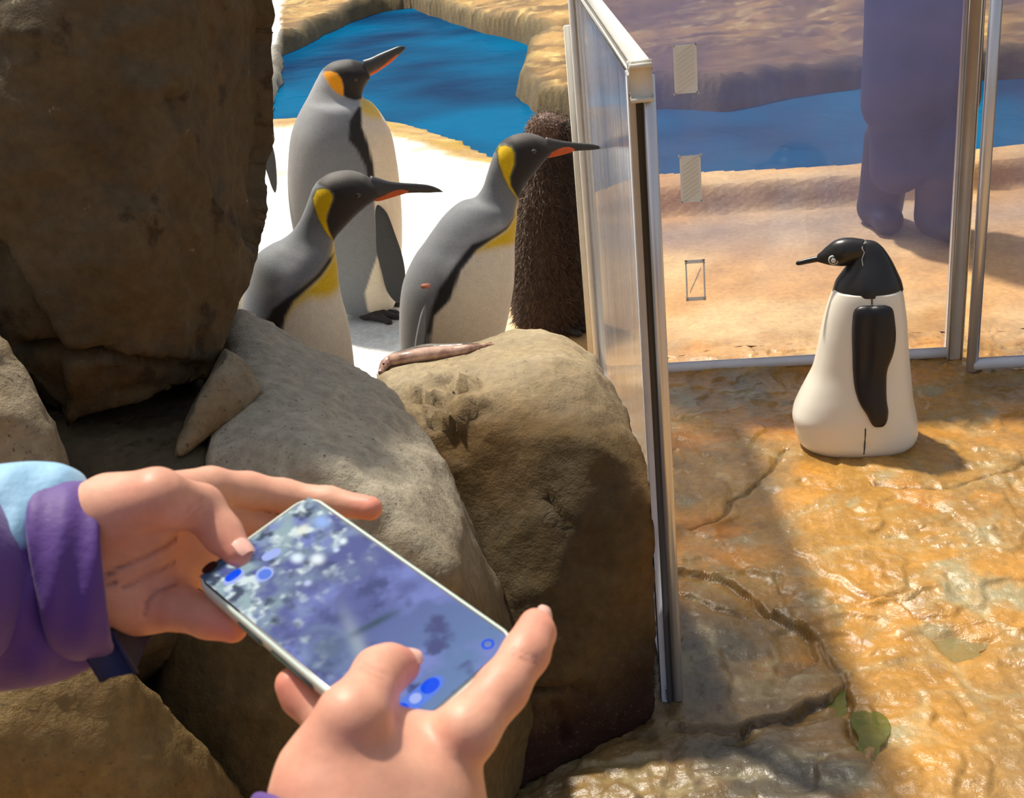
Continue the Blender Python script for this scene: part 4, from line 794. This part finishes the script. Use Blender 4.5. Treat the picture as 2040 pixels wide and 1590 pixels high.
# ------------------------------------------------------------------ keeper behind the panels
Kb = G(1822, 466); Kb[2] = 0.0; kp = empty('person', Kb, 'person in dark navy coat and boots standing behind the hazy panel', 'person')
def cmesh(name, prims, k, h, mt, root, cols=None, label=None):
    fn, lo, hi = capsules(prims, k); V, F = surf_nets(fn, lo, hi, h); return mk(name, V, F, mt, root, cols=np.tile(cols, (len(V), 1)) if cols is not None else None, label=label)
K = lambda x, y, z: Kb+np.array([x, y, z])
SK = srgb(206, 150, 122)
cmesh('body', [(K(0, .0, 1.36), K(0, -.01, 1.50), .055, .052), (K(0, -.02, 1.58), K(0, .01, 1.64), .078, .085), (K(0, -.105, 1.57), K(0, -.10, 1.59), .010, .008), (K(-.12, -.20, 1.14), K(-.04, -.23, 1.16), .032, .030), (K(.12, -.20, 1.14), K(.04, -.23, 1.16), .032, .030)], .008, .010, M['skin'], kp, SK)
cmesh('coat', [(K(0, 0, 1.30), K(0, 0, .85), .125, .150), (K(-.08, 0, 1.32), K(.08, 0, 1.32), .10, .10), (K(-.06, 0, .9), K(-.07, 0, .48), .13, .13), (K(.06, 0, .9), K(.07, 0, .48), .13, .13), (K(-.15, 0, 1.34), K(-.21, .03, 1.08), .065, .055), (K(-.21, .03, 1.08), K(-.13, -.19, 1.13), .055, .045), (K(.15, 0, 1.34), K(.21, .03, 1.08), .065, .055), (K(.21, .03, 1.08), K(.13, -.19, 1.13), .055, .045)], .02, .012, M['navy'], kp)
cmesh('trousers', [(K(-.08, 0, .70), K(-.070, 0, .25), .105, .095), (K(.08, 0, .70), K(.070, 0, .25), .105, .095)], .012, .012, M['navy'], kp)
for s_, o_ in ((-1, .16), (1, -.02)): cmesh('boot', [(K(s_*.08, o_*.3, .34), K(s_*.075, o_, .07), .092, .078), (K(s_*.075, o_+.02, .06), K(s_*.085, o_-.13, .05), .066, .052)], .012, .010, M['boot'], kp)
cmesh('hair', [(K(0, .02, 1.62), K(0, .02, 1.68), .088, .082), (K(0, .05, 1.56), K(0, .04, 1.62), .07, .08)], .01, .010, M['hair'], kp)

# ------------------------------------------------------------------ phone
RM = np.array([[.6588, .7501, -.0579], [-.7359, .6266, -.2565], [-.1561, .2116, .9648]]); RM /= np.linalg.norm(RM, axis=0); PC = np.array([-.0883, .4881, 1.0420])
PX, PY_, PZ = RM[:, 0], RM[:, 1], RM[:, 2]
def ph(x, y, z): return PC + PX*x + PY_*y + PZ*z
def PD(px, py, off=0.0): r = ray(px, py); return ((PC+PZ*off-C0)@PZ)/(r@PZ)
def rrect(L_, W_, r, n=8):
    pts = []
    for cx, cy, a0 in ((L_-r, W_-r, 0), (-L_+r, W_-r, 90), (-L_+r, -W_+r, 180), (L_-r, -W_+r, 270)):
        for i in range(n+1): a = radians(a0+90*i/n); pts.append((cx+r*cos(a), cy+r*sin(a)))
    return pts
def slab(L_, W_, r, zs, ins):     # stacked rounded rectangles
    V = []; F = []; n = None
    for z, i_ in zip(zs, ins):
        pts = rrect(L_-i_, W_-i_, max(r-i_, .001)); n = len(pts); V += [ph(x, y, z) for x, y in pts]
    for k in range(len(zs)-1):
        for j in range(n): F.append((k*n+j, k*n+(j+1) % n, (k+1)*n+(j+1) % n, (k+1)*n+j))
    F.append(tuple(range(n-1, -1, -1))); F.append(tuple((len(zs)-1)*n+j for j in range(n))); return V, F
HL, HW, RC = .080, .03825, .0115
po = empty('phone', ph(0, 0, -.009), 'phone in a pale mint case showing a bluish live picture, held in both hands', 'phone')
V, F = slab(HL, HW, RC, [-.0105, -.0098, -.0070, -.0015, 0, .0006], [.0022, .0010, 0, 0, .0004, .0012]); mk('case', V, F, M['phone_case'], po)
V, F = slab(HL-.0019, HW-.0019, RC-.002, [-.001, .0007], [0, 0]); mk('bezel', V, F, M['black_glass'], po, smooth=False)
# the picture on the display
nx, ny = 200, 94; gx = np.linspace(-HL+.0032, HL-.0032, nx); gy = np.linspace(-HW+.0030, HW-.0030, ny); X, Yq = np.meshgrid(gx, gy, indexing='ij'); x = X.ravel(); yv = Yq.ravel(); P = np.stack([x*60, yv*60, np.zeros_like(x)], 1)
t = (x+HL)/(2*HL); c = srgb(92, 98, 150)[None]*np.ones((len(x), 1))
def lay(c, m, col_): m = np.clip(m, 0, 1)[:, None]; return c*(1-m)+np.asarray(col_)*m
c = lay(c, (t-.55)*1.8, srgb(104, 136, 176)); c = lay(c, fbm(P*[1, 1, 1], .9, 4, 201)*1.6-.1, srgb(120, 130, 190)); c = lay(c, fbm(P, 1.6, 4, 211)*1.8-.5, srgb(74, 80, 124))
edge_ = np.clip(1-t*2.1, 0, 1)+np.clip((-yv/HW)-.25, 0, 1)*np.clip(1.25-t*1.6, 0, 1); c = lay(c, edge_*(.5+.9*fbm(P, 2.2, 4, 221)), srgb(150, 172, 178)); c = lay(c, edge_*(fbm(P, 3.2, 4, 231)*2.4-.5), srgb(212, 226, 226)); c = lay(c, edge_*(fbm(P+9, 3.0, 3, 241)*2-.6), srgb(70, 80, 100))
for bx_, by_, rx, ry, cc_ in [(-.046, .004, .004, .003, (222, 238, 250)), (-.037, .010, .0042, .0034, (230, 240, 244)), (-.036, .026, .0022, .0020, (230, 245, 250)), (-.034, .020, .0015, .0016, (205, 225, 250)), (-.056, .028, .0050, .004, (150, 180, 236)), (-.060, .018, .003, .004, (226, 230, 216)), (-.050, -.016, .003, .003, (180, 200, 225)), (-.028, -.003, .002, .002, (190, 200, 235))]:
    c = lay(c, np.exp(-(((x-bx_)/rx)**2+((yv-by_)/ry)**2)**1.5), srgb(*cc_))
c = lay(c, np.exp(-(((yv+.4*x+.003)/.004)**2))*np.exp(-((x-.022)/.020)**2)*.9, srgb(150, 160, 176)); c = lay(c, np.exp(-((x-.018-.25*yv)/.0024)**2)*np.exp(-((yv-.002)/.012)**2), srgb(62, 80, 96)); c = lay(c, np.exp(-((np.hypot((x-.012)/1.5, yv+.022)-.010)/.0018)**2)*.15, srgb(150, 178, 190))
c = lay(c, np.exp(-((np.hypot(x-.012, (yv+.022)*1.4))/.011)**2)*.6, srgb(84, 104, 116))
c = lay(c, np.clip((-HL+.010-x)/.003, 0, 1)*np.clip((-yv-.004)/.004, 0, 1), srgb(34, 44, 62))
mk('screen', [ph(a, b_, .0009) for a, b_ in zip(x, yv)], grid_faces(nx, ny), M['screen'], po, cols=c)
def disc(px, py, rx, ry, ang, z, mt, parent, name='icon', lab=None, ring=0):
    r = ray(px, py); pt = C0+r*PD(px, py, .001); q = pt-PC; cx, cy = q@PX, q@PY_; ca, sa_ = cos(ang), sin(ang); n = 28; V = []; F = []
    def rr(k, s, zz): a = 2*pi*k/n; e = abs(rx-ry)/max(rx, ry); u_ = rx*s*np.sign(cos(a))*abs(cos(a))**(1-.45*e); v_ = ry*s*np.sign(sin(a))*abs(sin(a))**(1-.45*e); return ph(cx+u_*ca-v_*sa_, cy+u_*sa_+v_*ca, zz)
    if ring:
        for s in (1, ring): V += [rr(k, s, z) for k in range(n)]
        F = [(k, (k+1) % n, n+(k+1) % n, n+k) for k in range(n)]
    else:
        V = [rr(k, 1, z) for k in range(n)] + [rr(k, 1, z-.0002) for k in range(n)]; F = [tuple(range(n))] + [(k, k+n, (k+1) % n+n, (k+1) % n) for k in range(n)]
    return mk(name, V, F, M[mt], parent, smooth=False, label=lab)
i1 = disc(466, 1150, .0036, .0058, 0, .0012, 'icon_pale', po, lab='blue switch with a pale outline'); disc(465, 1147, .0026, .0046, 0, .0014, 'icon_blue', i1, 'icon_fill')
i2 = disc(527, 1144, .0046, .0046, 0, .0012, 'icon_pale', po, lab='pale round button'); disc(528, 1145, .0034, .0034, 0, .0014, 'icon_mid', i2, 'icon_fill')
disc(541, 1105, .0030, .0052, -.2, .0012, 'icon_pale', po, lab='pale oval button')
disc(972, 1284, .0030, .0030, 0, .0012, 'icon_blue', po, ring=.62, lab='small blue ring')
bar = disc(831, 1392, .0046, .0150, -.02, .0012, 'icon_mid', po, 'button_bar', lab='pale blue bar with round buttons')
disc(797, 1418, .0040, .0044, 0, .0014, 'icon_blue', bar, 'icon_fill'); disc(857, 1367, .0036, .0046, 0, .0014, 'icon_blue', bar, 'icon_fill'); disc(828, 1392, .0026, .0028, 0, .0014, 'icon_pale', bar, 'icon_fill')
disc(418, 1131, .0030, .0044, .1, .0012, 'black_glass', po, 'camera_hole')
v, f = box(ph(-.030, -HW-.0002, -.005), PX*.010, PY_*.0007, PZ*.0016, .0004); mk('side_button', v, f, M['phone_side'], po)
v, f = box(ph(.004, -HW-.0002, -.005), PX*.016, PY_*.0007, PZ*.0018, .0004); mk('side_button', v, f, M['phone_side'], po, label='long dark green side button')

# ------------------------------------------------------------------ person holding the phone
root_p = np.array([-.40, -.10, 0]); pe = empty('person', root_p, 'person in a purple and light blue jacket, hands holding the phone', 'person')
def J(px, py, d): return D(px, py, d)
def hand(palm, fingers, k=.0042, kf=.0022, kw=.0032, h=.0018):
    allp = palm + [p for f_ in fingers for p in f_]
    _, lo, hi = capsules(allp, .004)
    def fn(P):
        out_ = np.empty(len(P), np.float32)
        for s0 in range(0, len(P), 400000):
            q = P[s0:s0+400000]; pm = smin([seg_sdf(q, *p_) for p_ in palm], k); r_ = pm
            for f_ in fingers: r_ = np.minimum(r_, smin([pm, smin([seg_sdf(q, *p_) for p_ in f_], kf)], kw))
            out_[s0:s0+400000] = r_
        return out_
    return surf_nets(fn, lo, hi, h)
def chain(*j): return [(j[i][0], j[i+1][0], j[i][1], j[i+1][1]) for i in range(len(j)-1)]
def q(px, py, d, r): return (J(px, py, d), r)
pd = PD
# left hand: palm seen, thumb over the screen
Lpalm = [(J(120, 1100, .610), J(250, 1095, .620), .021, .022), (J(150, 1165, .608), J(270, 1188, .620), .019, .017), (J(190, 1045, .606), J(290, 1020, .606), .020, .016),
         (J(250, 1055, .622), J(375, 1005, .645), .019, .013), (J(260, 1095, .628), J(385, 1055, .650), .019, .013), (J(250, 1145, .628), J(380, 1110, .650), .019, .013), (J(250, 1190, .624), J(345, 1200, .632), .0165, .0125)]
Lf = [chain(q(225, 1018, .600, .0190), q(312, 992, .588, .0138), q(400, 1010, pd(400, 1010)-.030, .0108), q(443, 1064, pd(443, 1064)-.0150, .0094), q(474, 1101, pd(474, 1101)-.0088, .0074)),
      chain(q(345, 985, .630, .0120), q(420, 972, .655, .0105), q(495, 978, .668, .0096), q(565, 988, .674, .0086), q(655, 1000, .674, .0078), q(738, 1013, .668, .0068)),
      chain(q(385, 1030, .650, .0120), q(470, 1030, .672, .0110), q(550, 1060, .680, .0095), q(620, 1100, .674, .0075)),
      chain(q(375, 1100, .650, .0120), q(440, 1150, .665, .0100), q(500, 1190, .668, .0085)),
      chain(q(290, 1200, .626, .0130), q(355, 1210, .616, .0108), q(415, 1230, .608, .0098), q(463, 1250, .602, .0078))]
VL, FL = hand(Lpalm, Lf)
# right hand: back of the hand seen, thumb over the screen, index along the short edge
Rpalm = [(J(700, 1780, .47), J(685, 1600, .49), .028, .028), (J(830, 1790, .48), J(820, 1610, .50), .027, .027), (J(680, 1590, .495), J(690, 1500, .503), .026, .0175), (J(790, 1590, .505), J(820, 1520, .517), .027, .019), (J(740, 1560, .502), J(790, 1510, .513), .026, .018), (J(870, 1600, .515), J(885, 1520, .522), .022, .0155)]
Rf = [chain(q(655, 1540, .492, .0200), q(702, 1432, .488, .0140), q(754, 1342, pd(754, 1342)-.020, .0104), q(778, 1330, pd(778, 1330)-.0130, .0094), q(804, 1326, pd(804, 1326)-.0080, .0072)),
      chain(q(865, 1520, .515, .0150), q(930, 1455, pd(930, 1455)-.005, .0125), q(1000, 1372, pd(1000, 1372)-.003, .0108), q(1048, 1300, pd(1048, 1300)-.001, .0098), q(1067, 1260, pd(1067, 1260)+.002, .0082), q(1067, 1242, pd(1067, 1242)+.003, .0066)),
      chain(q(740, 1520, .530, .012), q(660, 1440, .558, .0105), q(600, 1385, .566, .0090), q(580, 1362, .566, .0074)),
      chain(q(800, 1520, .540, .012), q(740, 1440, .560, .0100), q(690, 1380, .575, .0085)),
      chain(q(850, 1520, .540, .012), q(830, 1440, .560, .0100), q(780, 1390, .570, .0085))]
VR, FR = hand(Rpalm, Rf)
# rest of the body, continuous under the jacket
wl = J(60, 1110, .60); wr = J(760, 1800, .475); el = np.array([-.56, .30, .93]); er = np.array([-.04, .10, .86]); shl = np.array([-.58, -.12, 1.18]); shr = np.array([-.22, -.12, 1.18]); hd = np.array([-.40, -.10, 0])
Bp = [(J(120, 1110, .605), wl, .018, .018), (wl, el, .018, .030), (el, shl, .040, .045), (J(760, 1720, .48), wr, .028, .028), (wr, er, .028, .036), (er, shr, .038, .045), (shl, shr, .06, .06),
      (hd+[0, 0, 1.2], hd+[0, 0, 1.33], .055, .05), (hd+[0, .01, 1.38], hd+[0, -.01, 1.45], .072, .082), (hd+[0, .085, 1.385], hd+[0, .08, 1.40], .010, .007), (hd+[0, 0, 1.1], hd+[0, 0, .72], .11, .115),
      (hd+[-.08, 0, .72], hd+[-.09, 0, .40], .075, .055), (hd+[-.09, 0, .40], hd+[-.09, 0, .08], .052, .036), (hd+[.08, 0, .72], hd+[.09, 0, .40], .075, .055), (hd+[.09, 0, .40], hd+[.09, 0, .08], .052, .036)]
fn, lo, hi = capsules(Bp, .008); VB, FB = surf_nets(fn, lo, hi, .011)
VA = np.vstack([VL, VR, VB]); FA = np.vstack([FL, FR+len(VL), FB+len(VL)+len(VR)])
def weld(FA, pt, r0, r1):          # bridge a face of one shell to a face of the other, inside the sleeve
    ctr_ = VA[FA].mean(1); f0 = np.arange(len(FA)); own = FA[:, 0]; A_ = np.where((own >= r0[0]) & (own < r0[1]))[0]; B_ = np.where((own >= r1[0]) & (own < r1[1]))[0]
    a_ = A_[np.argmin(((ctr_[A_]-pt)**2).sum(1))]; b_ = B_[np.argmin(((ctr_[B_]-ctr_[a_])**2).sum(1))]; qa = FA[a_]; qb = FA[b_][::-1]
    best_ = min(range(4), key=lambda k: sum(np.linalg.norm(VA[qa[i]]-VA[np.roll(qb, k)[i]]) for i in range(4))); qb = np.roll(qb, best_)
    new = np.array([[qa[(i+1) % 4], qa[i], qb[i], qb[(i+1) % 4]] for i in range(4)])
    return np.vstack([np.delete(FA, [a_, b_], 0), new])
nl_, nr_, na_ = len(VL), len(VL)+len(VR), len(VA)
FA = weld(FA, J(95, 1100, .60), (0, nl_), (nr_, na_)); FA = weld(FA, J(760, 1850, .475), (nl_, nr_), (nr_, na_))
px, py, dp = proj(VA); SKIN = srgb(214, 160, 134); skc = np.tile(SKIN, (len(VA), 1))
red = np.clip(fbm(VA, 38, 3, 5)*.9+.25, 0, 1)[:, None]; skc = skc*(1-red*.5)+srgb(206, 134, 112)*red*.5
nL = len(VL); hands = np.arange(len(VA)) < nL+len(VR)
def near3(pts, r):
    t_ = np.zeros(len(VA))
    for p_ in pts: t_ = np.maximum(t_, np.exp(-(np.linalg.norm(VA-p_, axis=1)/r)**2))
    return t_
tips = [Lf[1][-1][1], Lf[4][-1][1], Rf[0][-1][1], Rf[1][-1][1], Rf[2][-1][1], Lf[0][-1][1]]
t_ = (near3(tips, .012)*.6)[:, None]; skc = skc*(1-t_)+srgb(222, 122, 104)*t_
# palm creases of the left hand: pressed in and a little redder
crs = [[(205, 1150), (240, 1128), (290, 1110), (330, 1088), (352, 1072)], [(245, 1170), (290, 1150), (340, 1125), (375, 1100)], [(290, 1225), (293, 1200), (310, 1180), (350, 1165)], [(205, 1165), (230, 1160)]]
VA = VA.copy()
ctrd = np.zeros(len(VA)); 
for pl_, amp_ in zip(crs, (.0022, .0014, .0014, .002)):
    g = np.exp(-(polydist(px, py, pl_)/3.6)**2)*(np.arange(len(VA)) < nL)*(dp < .62)
    VA += (ray(280, 1130)/np.linalg.norm(ray(280, 1130)))[None]*(g*amp_)[:, None]; g = g[:, None]*.55; skc = skc*(1-g)+srgb(140, 76, 66)*g
for kn in [((702, 1402), (690, 1425)), ((1040, 1300), (1062, 1312)), ((975, 1385), (1000, 1400)), ((395, 1012), (420, 1000))]: pass
kn = [[(722, 1318), (742, 1330), (770, 1342)], [(716, 1330), (738, 1342), (764, 1354)], [(1022, 1290), (1045, 1302), (1072, 1310)], [(1016, 1300), (1040, 1312), (1066, 1321)], [(372, 1018), (392, 1000), (420, 985)], [(382, 1026), (400, 1010), (428, 994)], [(440, 1046), (458, 1040)]]
nrm_ok = np.arange(len(VA)) < nL+len(VR)
for pl_ in kn:
    g = np.exp(-(polydist(px, py, pl_)/2.6)**2)*nrm_ok*(dp < .60); VA += (ray(760, 1330)/np.linalg.norm(ray(760, 1330)))[None]*(g*.0007)[:, None]; g = g[:, None]*.28; skc = skc*(1-g)+srgb(150, 88, 76)*g
body = mk('body', VA, FA, M['skin'], pe, cols=skc)
# nails
def nail(c, fwd_, upn, L_, W_):
    fwd_ = fwd_/np.linalg.norm(fwd_); sv = np.cross(fwd_, upn); sv /= np.linalg.norm(sv); un = np.cross(sv, fwd_); V = []
    nu, nv = 9, 9
    for i in range(nu):
        for j in range(nv):
            u_ = -1+2*i/(nu-1); v_ = -1+2*j/(nv-1); ww = W_*sqrt(max(1-.45*u_**4-.0, .0)); V.append(c+fwd_*u_*L_+sv*v_*ww-un*(v_*v_*W_*.42)-un*(u_*u_*L_*.10))
    V2 = [p_-un*.0009 for p_ in V]; F = [tuple(f_) for f_ in grid_faces(nu, nv).tolist()]; n_ = len(V); F2 = [tuple(i+n_ for i in f_[::-1]) for f_ in F]
    return V+V2, F+F2
M['nail'] = mat('nail', srgb(232, 178, 160), .25, spec=.6, sss=.1)
cdir = lambda p_: (C0-p_)/np.linalg.norm(C0-p_)
for (a_, b_, r_, sz, push, tilt) in [(Lf[0][-1][0], Lf[0][-1][1], .0078, (.0062, .0052), .35, np.array([.5, .35, .0])), (Rf[0][-1][0], Rf[0][-1][1], .0075, (.0056, .0050), .2, np.array([0, .5, .35])), (Rf[1][-2][0], Rf[1][-1][1], .0072, (.0058, .0045), .2, np.array([.75, .1, .1]))]:
    upn = cdir(b_)+tilt; upn /= np.linalg.norm(upn); ax_ = (b_-a_)/np.linalg.norm(b_-a_); upn = upn-ax_*(upn@ax_); upn /= np.linalg.norm(upn)
    V, F = nail(b_+upn*(r_+.0004)+ax_*.0008, b_-a_, upn, *sz); mk('nail', V, F, M['nail'], body)
# jacket
LB = srgb(140, 184, 214); PU = srgb(82, 46, 128)
Jp = [(shl, shr, .085, .085), (hd+[0, .0, 1.12], hd+[0, 0, .72], .145, .150), (shl, el, .072, .062), (el, J(-180, 1165, .57), .062, .056), (shr, er, .072, .060), (er, J(745, 1950, .46), .058, .050), (hd+[0, 0, 1.2], hd+[0, 0, 1.26], .085, .075)]
fn, lo, hi = capsules(Jp, .02); V, F = surf_nets(fn, lo, hi, .012); mk('jacket', V, F, M['purple'], pe)
class DPl:
    def __init__(s, p, n): s.b = np.asarray(p, float); s.n = np.asarray(n, float)/np.linalg.norm(n)
    def __call__(s, px, py, off=0.): r = ray(px, py); return C0+r*(((s.b+s.n*off-C0)@s.n)/(r@s.n))
cw = ray(150, 1130)
spl = DPl(J(150, 1130, .605), cw + np.array([.10, 0, 0]))
V, F, fl = loft(spl, [((-330, 935), (-330, 1420)), ((-180, 930), (-170, 1405)), ((-60, 928), (-40, 1385)), ((20, 922), (40, 1374)), ((80, 918), (110, 1362)), ((130, 926), (165, 1340)), ((168, 948), (200, 1318)), ((180, 1000), (208, 1270))], 90, 64, [.66, .66, .66, .64, .56, .46, .40, .36], off=.002)
px_, py_, _ = proj(fl); m_ = np.clip((1088+10*np.sin(px_/30)-py_)/5, 0, 1)[:, None]; wr_ = .0022*np.sin(px_/17+py_/60)*np.sin(py_/45) ; V = V+spl.n[None]*wr_[:, None]
mk('sleeve', V, F, M['jacket'], pe, cols=PU*(1-m_)+LB*m_, label='purple sleeve with a light blue upper half')
V, F, fl = loft(spl, [((56, 1010), (108, 1290)), ((54, 990), (112, 1308)), ((60, 974), (122, 1314)), ((90, 960), (150, 1318)), ((140, 957), (190, 1313)), ((184, 961), (216, 1306)), ((198, 968), (226, 1298)), ((200, 980), (228, 1284)), ((192, 990), (222, 1274))], 70, 64, .82, power=.9)
px_, py_, _ = proj(V); V = V+spl.n[None]*(.0012*np.sin(px_/12+py_/80))[:, None]
mk('cuff', V, F, M['purple'], pe, label='wide purple cuff')
V, F = box(J(232, 1268, .612), np.array([.006, .004, -.002]), np.array([0, .016, 0]), (J(250, 1296, .61)-J(215, 1236, .61))*.55, .002); mk('cuff_tab', V, F, M['navy'], pe, label='dark tab under the cuff')
spr = DPl(J(700, 1620, .49), ray(700, 1620))
V, F, fl = loft(spr, [((520, 1577), (960, 1690)), ((505, 1582), (985, 1700)), ((480, 1640), (990, 1760)), ((470, 1800), (1000, 1900)), ((480, 2000), (1000, 2080))], 50, 56, .6); mk('cuff', V, F, M['purple'], pe, label='purple cuff at the bottom edge')
cmesh('trousers', [(hd+[-.08, 0, .78], hd+[-.09, 0, .40], .095, .075), (hd+[-.09, 0, .40], hd+[-.09, 0, .08], .072, .055), (hd+[.08, 0, .78], hd+[.09, 0, .40], .095, .075), (hd+[.09, 0, .40], hd+[.09, 0, .08], .072, .055)], .01, .013, M['navy'], pe)
for s_ in (-1, 1): cmesh('shoe', [(hd+[s_*.09, -.03, .045], hd+[s_*.10, .15, .038], .045, .036)], .004, .009, M['boot'], pe)
cmesh('hair', [(hd+[0, -.03, 1.43], hd+[0, -.01, 1.49], .092, .078), (hd+[0, -.06, 1.30], hd+[0, -.05, 1.42], .07, .08)], .01, .010, M['hair'], pe)
